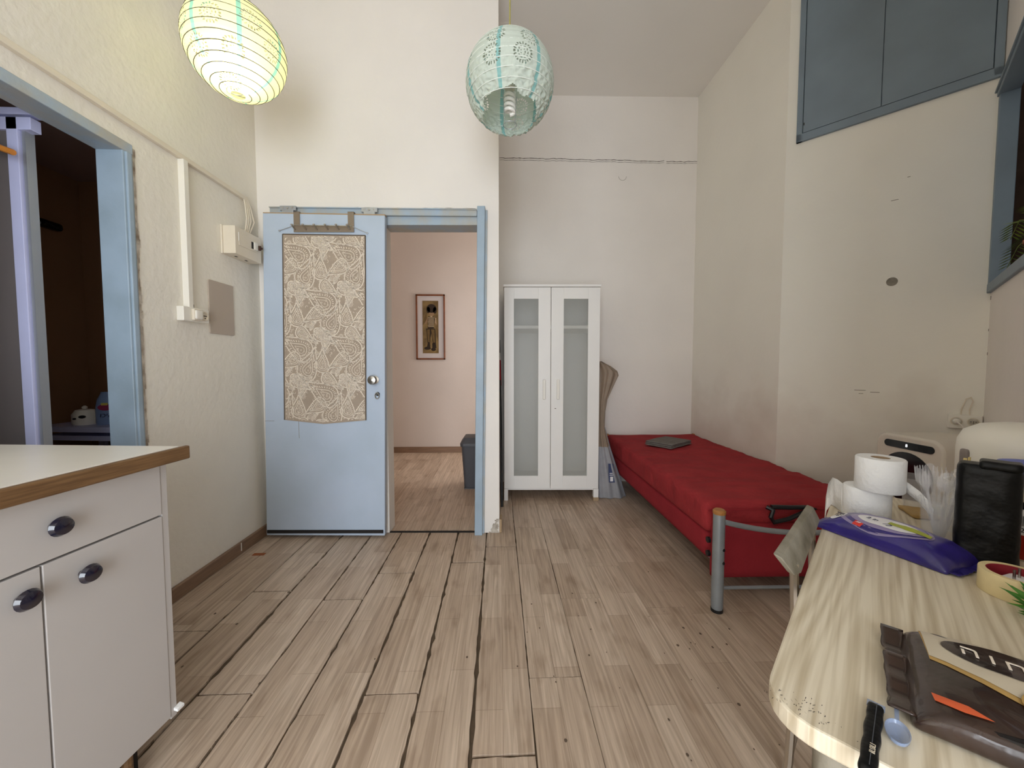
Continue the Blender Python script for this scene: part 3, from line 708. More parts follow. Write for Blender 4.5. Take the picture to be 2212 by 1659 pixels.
CT = empty('worktop', (-.935, 1.10, 0), -4.5, label='white worktop with brown wooden front edge', cat='worktop')
MB().box((-.56, -.66, .859), (.022, .018, .8995)).build('slab', 'counter', CT, bevel=.001)
MB().box((.022, -.66, .860), (.036, .040, .898)).build('edge_strip', 'edge', CT, bevel=.004)
MB().rbox((-.545, -.38, .9005), (-.51, -.35, .914), .005, (5, 5, 3), lambda p: p + Vector((.005 * nz(p.x * 90, p.y * 90), 0, .004 * nz(p.y * 80)))).build('crumb', 'paper', CT)

# ---- storage hatch high on the diagonal wall
HT = empty('storage_hatch', (1.86, 2.50, 0), -46.5, label='blue double-door storage hatch high on the wall', cat='hatch')
fr = MB().box((.054, -.018, 2.535), (.084, 0, 3.44)).box((.842, -.018, 2.545), (.872, 0, 3.44)).box((.054, -.018, 2.535), (.872, 0, 2.582)).box((.054, -.018, 3.41), (.872, 0, 3.44)).box((.084, -.002, 2.582), (.842, 0, 3.41))
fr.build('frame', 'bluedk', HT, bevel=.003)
for a, b in ((.087, .440), (.443, .839)):
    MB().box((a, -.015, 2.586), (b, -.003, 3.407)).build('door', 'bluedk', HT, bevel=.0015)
MB().box((.088, -.016, 2.63), (.094, -.012, 2.645)).build('latch', 'black', HT)

# ---- portable air conditioner between bed and table
AC = empty('air_conditioner', (1.925, 1.585, 0), 0, label='off-white portable air conditioner with black round grille', cat='air conditioner')
yz = rrect(0, .02, .30, .795, .055, 6)
MB().prism(yz, 0, .30, 'X').build('casing', 'acw', AC, bevel=.012, smooth=True, seg=3)
MB().prism(rrect(.035, .732, .255, .766, .0165, 8), -.004, .004, 'X').build('display_panel', 'blackg', AC, bevel=.001)
text('display_digit', '8', .02, 'seg', AC, (-.0045, .150, .749), (R(90), 0, R(-90)), ext=.0004)
MB().lathe([(.118, -.004), (.118, .004)], (0, .15, .60), 40, axis='X').build('round_grille', 'blackg', AC)
MB().box((.02, .02, 0), (.28, .28, .021)).build('foot', 'black', AC)
MB().box((-.002, .03, .06), (.004, .27, .40)).build('intake_panel', 'black', AC)

# ================================================================== LANTERNS
def dash_set(flowers, Rr):
    """directions of the small cut-outs: rings of dashes around each flower centre"""
    out = []
    for (az, el) in flowers:
        c = Vector((cos(el) * cos(az), cos(el) * sin(az), sin(el)))
        e = Vector((-sin(az), cos(az), 0)); n_ = c.cross(e)
        for ring, cnt, l, wd in ((.185, 20, .052, .0125), (.11, 10, .022, .012), (.05, 5, .020, .012)):
            for q in range(cnt):
                a = 2 * pi * q / cnt; d = e * cos(a) + n_ * sin(a)
                out.append(((c + d * ring).normalized(), d, l, wd))
    return out
def lantern(name, centre, rad, paper, label, flowers, torn=False, squash=1.0):
    L_ = empty(name, centre, 0, label=label, cat='lantern')
    dashes = dash_set(flowers, rad)
    NA, NE = 288, 150
    grid = {}
    m = MB(); top = R(80)
    def pt(i, j):
        az = 2 * pi * i / NA; el = -R(82) + (top + R(82)) * j / NE
        r = rad * (1 + .010 * abs(sin((el + R(76)) / R(154) * 15 * pi + az / 2)))
        if torn:
            cr_ = max(0, min(1, (R(15) - el) / R(40)))
            u = Vector((cos(az) * cos(el), sin(az) * cos(el), sin(el)))
            r *= 1 - cr_ * .036 * abs(noise.noise(u * 7)) * 2 - cr_ * .022 * noise.noise(u * 21)
        else:
            r *= 1 + .006 * noise.noise(Vector((az * 2, el * 6, 1)))
        return (r * cos(el) * cos(az), r * cos(el) * sin(az), r * sin(el) * squash)
    vs = [pt(i, j) for j in range(NE + 1) for i in range(NA)]
    # bucket dashes
    bucket = {}
    for d in dashes:
        p = d[0].normalized(); az = math.atan2(p.y, p.x) % (2 * pi); el = math.asin(max(-1, min(1, p.z)))
        for da in (-1, 0, 1):
            for de in (-1, 0, 1): bucket.setdefault((int(az / .12) + da, int((el + 2) / .12) + de), []).append(d)
    fs = []
    for j in range(NE):
        for i in range(NA):
            az = 2 * pi * (i + .5) / NA; el = -R(82) + (top + R(82)) * (j + .5) / NE
            u = Vector((cos(el) * cos(az), cos(el) * sin(az), sin(el)))
            hole = False
            for (c, d, l, wd) in bucket.get((int(az / .12), int((el + 2) / .12)), ()):
                v = u - c
                a = v.dot(d)
                if abs(a) < l / 2 and (v - d * a).length < wd: hole = True; break
            if torn and not hole:
                # torn opening low on the side facing the room
                hc = Vector((cos(R(-92)) * cos(R(-77)), sin(R(-92)) * cos(R(-77)), sin(R(-77))))
                jag = .11 * noise.noise(u * 4) + .06 * noise.noise(u * 13)
                if u.angle(hc) < R(38) * (1 + jag * 1.6): hole = True
            if not hole: fs.append((j * NA + i, j * NA + (i + 1) % NA, (j + 1) * NA + (i + 1) % NA, (j + 1) * NA + i))
    m.add(vs, fs)
    m.build('paper_shade', paper, L_, smooth='all')
    # spiral wire that shapes the paper
    sp = []; turns = 15
    for k in range(turns * 40 + 1):
        u = k / (turns * 40); el = R(-76) + R(154) * u; az = 2 * pi * turns * u; rr = rad * (1.004 if torn else 1.009)
        sp.append((rr * cos(el) * cos(az), rr * cos(el) * sin(az), rr * sin(el) * squash))
    if torn: sp = sp[len(sp) * 24 // 100:]
    MB().tube(sp, .0016, 5).build('wire_spiral', pm(name + '_wire', (96, 92, 74) if not torn else (232, 238, 232), .5), L_, smooth=True)
    # top ring, stretcher wires, socket, cord
    MB().tube([(rad * .17 * cos(2 * pi * k / 24), rad * .17 * sin(2 * pi * k / 24), rad * .985 * squash) for k in range(24)], .002, 6, closed=True).tube([(-rad * .17, 0, rad * .985 * squash), (rad * .17, 0, rad * .985 * squash)], .0015, 6).build('top_ring', 'galv', L_)
    st = MB(); 
    for sgn in (-1, 1): st.tube([(sgn * .03, -.01, rad * .97 * squash), (sgn * .035, -.012, 0), (sgn * .022, -.03, -rad * .97 * squash)], .0012, 5)
    st.tube([(.03 * cos(2 * pi * k / 20), .03 * sin(2 * pi * k / 20) - .02, -rad * .96 * squash) for k in range(20)], .0014, 5, closed=True)
    st.build('stretcher_wire', 'galv', L_)
    MB().tube([(0, 0, .06), (0, 0, rad * squash), (.002, 0, .6), (0, 0, CEIL - centre[2] - .03)], .0035, 6).build('cord', 'cord', L_, smooth=True)
    MB().lathe([(.018, -.01), (.022, .01), (.022, .05), (.012, .07), (.004, .075)], (0, 0, 0), 16).build('socket', 'whitep', L_, smooth=True)
    MB().lathe([(.05, -.001), (.05, .012), (.01, .03), (0, .03)], (0, 0, CEIL - centre[2] - .032), 20).build('ceiling_rose', 'whitep', L_, smooth=True)
    return L_
A = -pi / 2
flA = [(A - .75, .45), (A - .25, .62), (A + .35, .75), (A - .62, .02), (A + .12, .0), (A + .85, .15), (A - .3, -.55), (A + .5, -.55), (A - .95, -.35), (A + 1.3, -.2), (A + .2, -1.2), (A + 1.6, .4), (A + 2.4, 0), (A - 1.7, .2), (A + 3.1, .3)]
lamp = lantern('lit_lantern', (-1.191, 1.864, 2.559), .198, 'lan_lit', 'lit round paper lantern glowing pale yellow near the stucco wall', flA)
MB().lathe([(0, -.075), (.018, -.070), (.029, -.05), (.026, -.03), (.014, -.012), (.012, 0)], (.02, -.05, -.03), 20).build('glowing_bulb', emit('glowing_bulb', (255, 236, 190), 8), lamp, smooth=True)
pl = bpy.data.lights.new('lantern_light', 'POINT'); pl.energy = 1.7; pl.color = (1, .95, .70); pl.shadow_soft_size = .03
plo = bpy.data.objects.new('lantern_light', pl); COL.objects.link(plo); plo.parent = lamp; plo.location = (.025, -.065, -.115)
flB = [(A - .35, .42), (A + .22, .95), (A + .45, .40), (A - .95, .75), (A + .95, .9), (A - .42, -.02), (A + .25, -.02), (A - 1.25, .25), (A + 1.2, .45), (A + 2.85, .12), (A + 2.95, -.35), (A + 2.2, -.2), (A - 2.4, .1), (A + 2.3, .5)]
lamp2 = lantern('torn_lantern', (.051, 1.814, 2.404), .198, 'lan_off', 'unlit grey-green paper lantern with a torn bottom showing its bulb', flB, torn=True)
hx = []
for k in range(4 * 16 + 1):
    a = 2 * pi * k / 16; hx.append((.021 * cos(a), .021 * sin(a), -.035 - .022 * k / 16))
hx += [(.012, .0, -.131), (0, 0, -.135)]
MB().tube(hx, .0078, 8).build('spiral_bulb', 'bulb', lamp2, smooth=True)
MB().lathe([(.018, -.025), (.024, -.02), (.024, 0), (.016, .012)], (0, 0, 0), 16).build('bulb_base', 'whitep', lamp2, smooth=True)

# ================================================================== LEFT WALL FITTINGS
cv = MB().prism([(2.128, 0), (2.158, 0), (2.158, .022), (2.128, .022)], 0, 1)
cv = MB().box((LWX, -.5, 2.133), (LWX + .020, 2.47, 2.156)).build('cable_duct', 'cream', bevel=.002); tag(cv, 'long cream cable duct running along the stucco wall', 'cable duct')
MB().box((LWX, -.5, 2.156), (LWX + .008, 2.47, 2.175)).build('ledge', 'stucco', cv)
tag(MB().box((LWX, 1.972, 1.405), (LWX + .030, 2.000, 2.132)).build('drop_duct', 'whitep', bevel=.002), 'white vertical cable duct down to the light switch', 'cable duct')
sw = empty('switch_box', (LWX, 1.93, 1.347), label='white wall switch with socket at the foot of the vertical duct', cat='switch')
MB().box((0, 0, 0), (.034, .165, .070)).build('housing', 'whitep', sw, bevel=.003)
MB().prism(rrect(.048, .006, .102, .064, .006), .034, .048, 'X').build('dimmer_cover', 'cream', sw, bevel=.003)
MB().rbox((.044, .052, .012), (.056, .098, .058), .006, (4, 6, 6)).build('rocker', 'whitep', sw, smooth='all')
so = MB().lathe([(.024, 0), (.024, .003), (.019, .003), (.018, -.004), (0, -.004)], (.035, .134, .035), 20, axis='X').build('socket_ring', 'cream', sw, smooth=True)
MB().box((.030, .124, .034), (.0375, .128, .038)).box((.030, .132, .034), (.0375, .136, .038)).box((.030, .140, .034), (.0375, .144, .038)).box((.030, .132, .022), (.0375, .136, .027)).build('pin_hole', 'dark', so)
MB().box((.002, .070, .0702), (.02, .085, .088)).build('cable_entry', 'dark', sw)
fb = empty('fuse_box', (LWX, 2.252, 1.76), label='cream fuse box on the wall beside the sliding door', cat='fuse box')
MB().box((0, -.006, -.003), (.010, .24, .158)).box((.010, 0, 0), (.078, .238, .155)).build('housing', 'cream', fb, bevel=.003)
MB().box((.078, .03, .055), (.0805, .205, .125)).build('cover', 'cream', fb, bevel=.001)
MB().box((.0805, .024, .075), (.083, .028, .125)).build('seam_clip', 'white', fb)
MB().box((.0795, .140, .068), (.082, .20, .108)).build('breaker_window', 'dark', fb)
MB().box((.080, .158, .066), (.090, .188, .110)).build('breaker', 'whitep', fb, bevel=.002)
MB().box((.086, .196, .072), (.098, .206, .100)).box((.09, .206, .08), (.104, .212, .092)).build('breaker_lever', pm('brown_lever', (70, 44, 34), .5), fb)
for ky in (.06, .15): MB().box((.03, ky, -.0015), (.04, ky + .018, .0)).build('knockout', 'dark', fb)
wr_ = empty('fuse_cables', (LWX, 2.46, 1.9), label='loose cream cables dropping into the fuse box', cat='cable')
for dy, bow in ((-.02, .004), (-.008, .010), (.002, .022), (.010, .045)):
    MB().tube([(.015, dy - .005, .25), (.02, dy + bow * .5, .20), (.025, dy + bow, .12), (.03, dy + bow * .4 - .02, .05), (.035, dy - .04, .0)], .0042, 7).build('cable', 'cream', wr_, smooth=True)
tag(MB().prism(rrect(2.136, 1.302, 2.328, 1.59, .008), LWX, LWX + .007, 'X').build('wall_plate', 'beige', bevel=.0015), 'plain taupe cover plate on the stucco wall', 'cover plate')
MB().box((LWX + .018, 2.30, .02), (LWX + .0195, 2.306, .068)).build('paint_drip', 'white', bpy.data.objects['baseboard_left'])

# ================================================================== BATHROOM ITEMS
sh = empty('shower_screen', (0, 1.5, 0), label='white aluminium shower screen with dark pane', cat='shower screen')
MB().box((-1.787, 0, .0), (-1.748, .03, 2.03)).build('stile', 'alu', sh, bevel=.002)
MB().box((-2.45, 0, 1.985), (-1.70, .035, 2.03)).box((-2.45, .002, 2.04), (-1.69, .04, 2.065)).build('top_rail', 'alu', sh, bevel=.002)
MB().box((-1.744, .01, .0), (-1.732, .04, 2.03)).build('seal', 'galv', sh)
MB().box((-2.45, .01, 0), (-1.787, .02, 1.985)).build('pane', 'smoke', sh)
MB().box((-2.45, 0, 0), (-1.70, .035, .05)).build('bottom_rail', 'alu', sh)
hg = empty('coat_hanger', (-1.90, 1.44, 1.86), label='orange wooden hanger end on the shower screen', cat='hanger')
MB().tube([(-.205, 0, -.02), (-.10, 0, .045), (0, 0, .07), (.10, 0, .05), (.205, 0, .012)], [.010, .012, .013, .012, .010], 8).build('arms', 'hangerw', hg, smooth=True)
MB().tube([(0, 0, .07), (0, 0, .14), (0, .03, .19), (0, .065, .205), (0, .08, .19)], .002, 6).build('hook', 'steel', hg)
rk = empty('wall_bracket', (-2.50, 2.24, 1.90), label='black bracket fixed to the dark bathroom wall', cat='bracket')
MB().rbox((.0, -.06, -.022), (.05, .06, .022), .018, (4, 8, 5)).build('body', 'blackg', rk, smooth='all')
MB().tube([(.05, -.04, .0), (.05, .04, -.012)], .006, 8).build('bar', 'black', rk)
bs = empty('bathroom_shelf', (-2.40, 2.05, 0), -6, label='small white bathroom stand under the bottles', cat='shelf')
for x in (0.02, .48):
    for y in (0.01, .30): MB().box((x - .018, y - .012, 0), (x + .018, y + .012, .785)).build('leg', 'alu', bs)
MB().box((0, 0, .785), (.50, .32, .815)).build('top', 'alu', bs, bevel=.003)
MB().box((.02, .02, .74), (.48, .30, .765)).build('second_shelf', 'alu', bs)
bo = empty('detergent_bottle', (-2.085, 2.12, .815), 25, label='light blue detergent bottle on the bathroom stand', cat='bottle')
MB().lathe([(.048, 0), (.052, .01), (.052, .09), (.045, .13), (.030, .165), (.030, .172), (.026, .172), (0, .172)], (0, 0, 0), 24, sy=.7).build('body', 'softblue', bo, smooth=True)
MB().prism(ell(0, .093, .030, .017, 20), -.041, -.036, 'Y').build('pink_print', pm('pink_print', (150, 44, 88), .5), bo)
MB().prism(rrect(-.016, .104, .010, .116, .003), -.042, -.037, 'Y').build('yellow_print', pm('yellow_print', (212, 196, 92), .5), bo)
text('brand_word', 'וכיה', .030, 'navyink', bo, (.0, -.0375, .050), (R(90), 0, 0), ext=.001, shear=.15)
wj = empty('soap_jar', (-2.200, 2.11, .815), 20, label='squat white soap container beside the detergent bottle', cat='bottle')
MB().lathe([(.044, 0), (.05, .008), (.05, .055), (.036, .078), (.018, .082), (0, .082)], (0, 0, 0), 22).build('body', 'whitep', wj, smooth=True)
MB().prism(ell(.012, .045, .014, .008, 14), -.0515, -.045, 'Y').prism(ell(-.018, .036, .007, .005, 12), -.0515, -.043, 'Y').build('dark_print', 'black', wj)
MB().lathe([(.010, .08), (.012, .092), (.004, .10), (0, .10)], (0, 0, 0), 12).build('nozzle', 'whitep', wj, smooth=True)

# ================================================================== HALLWAY ITEMS
pc = empty('framed_picture', (-.87, 4.97, 1.612), label='narrow framed print of a child in a striped shirt', cat='picture')
W_, H_ = .184, .413
MB().box((-W_, -.022, -H_), (-W_ + .020, -.0, H_)).box((W_ - .020, -.022, -H_), (W_, 0, H_)).box((-W_, -.022, -H_), (W_, 0, -H_ + .020)).box((-W_, -.022, H_ - .020), (W_, 0, H_)).build('frame', 'wood_frame', pc, bevel=.003)
MB().box((-W_ + .015, -.010, -H_ + .015), (W_ - .015, -.002, H_ - .015)).build('mount', 'mount', pc)
pb = MB().box((-.100, -.0125, -.332), (.100, -.0095, .332)).build('print', 'pic_bg', pc)
Yp = lambda k: -.0130 - .0006 * k
def blob(nm, polys, mt, k):
    for p in polys: MB().prism(p, Yp(k), Yp(k) + .0006, 'Y').build(nm, mt, pb)
blob('backdrop_shade', [[(-.10, .06), (-.045, .20), (-.05, .09), (-.10, .02)], [(.04, .30), (.10, .33), (.10, .26), (.06, .27)], [(.07, -.0), (.10, -.03), (.10, -.2), (.075, -.1)]], 'pic_tr', 0)
blob('trousers', [[(-.055, -.02), (.058, -.02), (.062, -.06), (.066, -.20), (.030, -.21), (.008, -.08), (-.012, -.20), (-.040, -.20), (-.046, -.08)], [(-.036, -.20), (-.010, -.20), (-.004, -.255), (-.050, -.255)], [(.020, -.205), (.066, -.20), (.072, -.265), (.022, -.27)]], 'pic_dk', 1)
blob('trouser_light', [[(-.045, -.03), (-.008, -.03), (-.014, -.19), (-.034, -.19), (-.040, -.08)], [(.006, -.03), (.050, -.03), (.056, -.195), (.034, -.20), (.014, -.08)]], 'pic_tr', 2)
blob('shoes', [ell(-.040, -.268, .042, .020, 18), ell(.036, -.282, .030, .022, 18)], 'pic_dk', 3)
blob('arms', [[(-.035, .13), (-.048, .10), (-.068, .06), (-.075, .04), (-.058, .035), (-.040, .07)], [(.05, .14), (.066, .10), (.084, .04), (.066, .02), (.052, .06)]], 'pic_sk', 2)
blob('shirt', [[(-.030, .135), (.045, .135), (.056, .10), (.044, .02), (.040, -.018), (-.036, -.018), (-.034, .04)]], 'pic_dk', 3)
blob('shirt_stripe', [[(-.034 + .004 * (q % 3), .118 - q * .0165), (.046, .120 - q * .0165), (.045, .127 - q * .0165), (-.032, .125 - q * .0165)] for q in range(8)] + [[(.058, .11 - q * .018), (.074, .10 - q * .018), (.076, .107 - q * .018), (.060, .117 - q * .018)] for q in range(4)], 'pic_lt', 4)
blob('face', [ell(.015, .185, .038, .045, 20)], 'pic_sk', 4)
blob('hair', [ell(.014, .235, .060, .055, 24), ell(-.026, .215, .024, .04, 16), ell(.056, .212, .024, .042, 16)], 'pic_dk', 5)
blob('neckline', [[(-.012, .14), (.030, .14), (.012, .128)]], 'pic_lt', 5)
bn = empty('waste_bin', (-.215, 3.56, 0), 0, label='dark grey swing-lid waste bin in the hallway', cat='bin')
MB().prism([(-.105, -.09), (.105, -.09), (.105, .13), (-.105, .13)], 0, .01).build('foot', 'bin', bn)
m = MB(); 
for z, sx_, sy_ in ((.0, .105, .10), (.40, .128, .125)): m.v += [(x, y + .02, z) for x, y in rrect(-sx_, -sy_, sx_, sy_, .03)]
n = len(m.v) // 2; m.f = [(i, (i + 1) % n, n + (i + 1) % n, n + i) for i in range(n)] + [tuple(range(n))[::-1]]; m.mi = [0] * len(m.f); m.build('body', 'bin', bn, smooth=True)
m = MB()
for z, k in ((.392, 1.07), (.418, 1.09), (.425, 1.05), (.468, .82), (.472, .6)): m.v += [(x * k, y * k + .02, z) for x, y in rrect(-.128, -.125, .128, .125, .03)]
m.f = [(j * n + i, j * n + (i + 1) % n, (j + 1) * n + (i + 1) % n, (j + 1) * n + i) for j in range(4) for i in range(n)] + [tuple(4 * n + i for i in range(n))]; m.mi = [0] * len(m.f); m.build('lid', 'bin', bn, smooth=True)

# ================================================================== RIGHT WALL SOCKET
sk = empty('double_socket', (1.86, 2.50, 0), -46.5, label='white double wall socket with a plug in its left half', cat='socket')
MB().box((.755, -.022, .800), (.872, 0, .872)).build('housing', 'whitep', sk, bevel=.003)
for x in (.785, .842):
    ri = MB().lathe([(.022, 0), (.022, .002), (.018, .002), (.018, -.002), (0, -.002)], (x, -.022, .838), 20, axis='Y').build('socket_ring', 'cream', sk, smooth=True)
    MB().box((x - .010, -.0245, .837), (x - .007, -.019, .841)).box((x - .0015, -.0245, .837), (x + .0015, -.019, .841)).box((x + .007, -.0245, .837), (x + .010, -.019, .841)).box((x - .0015, -.0245, .829), (x + .0015, -.019, .832)).build('pin_hole', 'dark', ri)
MB().lathe([(.014, 0), (.014, .014), (.008, .02), (0, .02)], (.785, -.024, .838), 14, axis='Y').build('plug', 'whitep', sk, smooth=True)
MB().tube([(.785, -.044, .838), (.80, -.055, .82), (.82, -.05, .785), (.85, -.04, .76), (.868, -.03, .70), (.87, -.03, .5)], .0035, 7).build('plug_cable', 'whitep', sk, smooth=True)
MB().tube([(.80, -.004, .872), (.80, -.012, .90), (.815, -.012, .955), (.83, -.010, .965), (.838, -.010, .945), (.828, -.008, .90), (.83, -.006, .872)], .003, 6).build('cable_loop', 'cream', sk, smooth=True)

# ================================================================== WINDOW PLANT
fr_ = empty('potted_fern', (2.468, 1.87, 1.535), 223.5, label='yellow-green fern leaning over the window sill', cat='plant')
MB().lathe([(.05, 0), (.065, .10), (.07, .10), (.07, .115), (.06, .115), (0, .10)], (.42, .10, .0005), 18).build('pot', pm('terracotta', (150, 92, 66), .8), fr_, smooth=True)
rnd = random.Random(3)
def frond(pts, wid, par, mt='frond', step=.022):
    P = [Vector(p) for p in pts]; m = MB(); C_ = []
    for i in range(len(P) - 1):
        for q in range(6): C_.append(P[i].lerp(P[i + 1], q / 6))
    C_.append(P[-1]); m.tube(C_, .0015, 5)
    for i, c in enumerate(C_[2:-1]):
        t = (C_[i + 3] - c).normalized(); s_ = t.cross(Vector((0, 0, 1))).normalized(); l = wid * sin(pi * (.15 + .8 * i / len(C_)))
        for sg in (-1, 1):
            e = c + s_ * sg * l + t * l * .7 - Vector((0, 0, l * .25)); mid = c.lerp(e, .5)
            m.add([c, mid + t * .005, e, mid - t * .005], [(0, 1, 2, 3)])
    m.build('frond', mt, par)
frond([(.42, .10, .11), (.36, .06, .15), (.26, .04, .12), (.12, .03, .05)], .045, fr_)
frond([(.42, .10, .11), (.40, .05, .20), (.33, .03, .22), (.25, .02, .16)], .05, fr_)
frond([(.42, .10, .11), (.50, .05, .22), (.58, .03, .22)], .05, fr_)
frond([(.42, .10, .11), (.44, .10, .26), (.40, .08, .34)], .05, fr_)
frond([(.42, .10, .11), (.38, .12, .24), (.30, .11, .28)], .05, fr_)

# ================================================================== TABLE AND WHAT LIES ON IT
TZ = .705; TR = 44.4
def tpos(x, y, z=0): a = R(TR); return (x * cos(a) - y * sin(a), x * sin(a) + y * cos(a), TZ + z)
TB = empty('table', (0, 0, 0), TR, label='pale wooden table with rounded corner in the foreground', cat='table')
poly = []
for k in range(9): a = pi / 2 + pi / 2 * k / 8; poly.append((.615 + .06 * cos(a), .035 + .06 * sin(a)))
poly = [(1.73, .095)] + poly + [(.556, -.34), (1.73, -.34)]
poly = [p for p in poly]
top = MB().prism(poly, TZ - .026, TZ).build('tabletop', 'table', TB, bevel=.003)
for x in (.66, 1.64):
    for y in (.03, -.28): MB().tube([(x, y, 0), (x, y, TZ - .027)], .02, 12).build('leg', 'table' if 0 else 'chairw', TB, smooth=True)
MB().box((.64, -.29, TZ - .085), (1.66, -.27, TZ - .027)).box((.64, .03, TZ - .085), (1.66, .045, TZ - .027)).build('apron', 'chairw', TB)
sc_ = MB(); rr_ = random.Random(5)
for k in range(60):
    x = .580 + rr_.gauss(0, .009); y = .054 + rr_.gauss(0, .016)
    l = rr_.uniform(.0008, .004); a = rr_.uniform(-.9, .9)
    if x > .565: sc_.add([(x, y, TZ + .0003), (x + l * cos(a), y + l * sin(a), TZ + .0003), (x + l * cos(a) + .0004, y + l * sin(a) + .0006, TZ + .0003), (x + .0004, y + .0006, TZ + .0003)], [(0, 1, 2, 3)])
sc_.build('pen_marks', 'ink_dot', top)

def troll(name, x, y, z, label):
    o = empty(name, tpos(x, y, z), TR, label=label, cat='toilet paper', group='toilet rolls on the table')
    MB().lathe([(.020, .0), (.049, .0), (.0515, .003), (.0515, .085), (.049, .088), (.020, .088), (.020, .0)], (0, 0, 0), 40, cap=False).build('roll', 'paper', o, smooth=True)
    MB().lathe([(.019, .001), (.0205, .001), (.0205, .0875), (.019, .0875), (.019, .001)], (0, 0, 0), 24, cap=False).build('core', 'card', o, smooth=True)
    return o
ra = troll('toilet_roll', 1.445, .014, .0005, 'lower of the two stacked toilet rolls, end trailing over the table edge')
rb = troll('toilet_roll', 1.425, -.010, .089, 'upper of the two stacked toilet rolls')
def strip(path, wid, par, nm='loose_end', mt='paper', side=(0, 0, 1)):
    m = MB(); S = Vector(side)
    for p in path: v = Vector(p); m.v += [tuple(v), tuple(v + S * wid)]
    n = len(path); m.f = [(2 * i, 2 * i + 2, 2 * i + 3, 2 * i + 1) for i in range(n - 1)]; m.mi = [0] * len(m.f)
    o = m.build(nm, mt, par, smooth='all'); md = o.modifiers.new('thick', 'SOLIDIFY'); md.thickness = .0006; return o
strip([(-.02, .048, .004), (.0, .054, .003), (.03, .066, .004), (.05, .078, .003), (.055, .088, -.02), (.05, .092, -.06)], .082, ra, side=(.25, .0, .96))
strip([(.035, -.036, .006), (.0, -.0535, .002), (-.03, -.072, -.008), (-.05, -.085, -.022), (-.06, -.095, -.04)], .03, rb, side=(.05, -.05, .9))

# wet wipes pack
wp = empty('wet_wipes', tpos(1.272, -.034), TR + 62, label='purple wet wipes pack in front of the toilet rolls', cat='wet wipes')
def pil(p):
    u = p.x / .125; v = p.y / .068; q = p.copy()
    h = max(0, 1 - abs(u) ** 3.2) * max(0, 1 - abs(v) ** 4)
    q.z = .001 + (p.z) * (.12 + .88 * h ** .55) + .0025 * nz(p.x * 38, p.y * 38) * (p.z > .02)
    q.y *= 1 - .08 * (1 - u * u) * 0
    return q
bodyw = MB().rbox((-.125, -.068, 0), (.125, .068, .046), .004, (40, 26, 6), pil).build('pack', 'purple', wp, smooth='all')
def dense_(P, k=4): return [(P[i][0] + (P[(i + 1) % len(P)][0] - P[i][0]) * q / k, P[i][1] + (P[(i + 1) % len(P)][1] - P[i][1]) * q / k) for i in range(len(P)) for q in range(k)]
def onpil(nm, poly_or_fn, mt, lift=.0012, par=None, rings=None):
    """print lying on the curved pack top: concentric fan following the bulge"""
    m = MB(); n = len(poly_or_fn); cx = sum(p[0] for p in poly_or_fn) / n; cy = sum(p[1] for p in poly_or_fn) / n
    K_ = 5
    def P(x, y): 
        q = pil(Vector((x, y, .046))); return (x, y, q.z + lift)
    for r in range(K_ + 1):
        t = r / K_
        for (x, y) in poly_or_fn: m.v.append(P(cx + (x - cx) * t, cy + (y - cy) * t))
    for r in range(K_):
        for i in range(n):
            j = (i + 1) % n; m.f.append((r * n + i, r * n + j, (r + 1) * n + j, (r + 1) * n + i) if r else (i, n + j, n + i) if False else (r * n + i, r * n + j, (r + 1) * n + j, (r + 1) * n + i))
    m.mi = [0] * len(m.f)
    return m.build(nm, mt, par or bodyw, smooth='all')
onpil('swirl_print', ell(.012, .008, .088, .054, 36), 'lilac', .0008)
onpil('swirl_print', ell(.010, .009, .078, .048, 36), 'purple', .0013)
onpil('swirl_print', ell(.006, .008, .072, .042, 36), 'lilac', .0018)
onpil('label_print', ell(.004, .008, .058, .032, 36), 'wht_ink', .0023)
onpil('lime_print', dense_([(-.070, -.004), (-.020, -.012), (.004, -.004), (.002, .012), (-.034, .018), (-.074, .014)]), 'lime', .0030)
onpil('red_print', dense_([(.030, .044), (.050, .042), (.050, .056), (.032, .058)]), 'redink', .0014)
def ptext(s, size, mt, x, y, ang, ext=.0003):
    q = pil(Vector((x, y, .046))); return text('lettering', s, size, mt, bodyw, (x, y, q.z + .0030), (0, 0, ang), ext)
onpil('label_print', ell(.096, .026, .012, .026, 20), 'wht_ink', .0012)
t_ = ptext('JET+', .019, 'navyink', .096, .026, R(100)); ptext('50', .010, 'wht_ink', .040, .050, R(170))
ptext('2 in 1', .016, 'navyink', .026, .010, R(180)); ptext('ח', .024, 'navyink', -.002, .020, R(150))
MB().rbox((-.140, -.060, .004), (-.120, .060, .006), .001, (3, 20, 1), lambda p: p + Vector((.003 * nz(p.y * 90), 0, .003 * nz(p.y * 40)))).build('end_seal', 'purple', wp)
MB().rbox((.120, -.060, .010), (.137, .060, .012), .001, (3, 20, 1), lambda p: p + Vector((.003 * nz(p.y * 90), 0, .004 * nz(p.y * 40)))).build('end_seal', 'purple', wp)

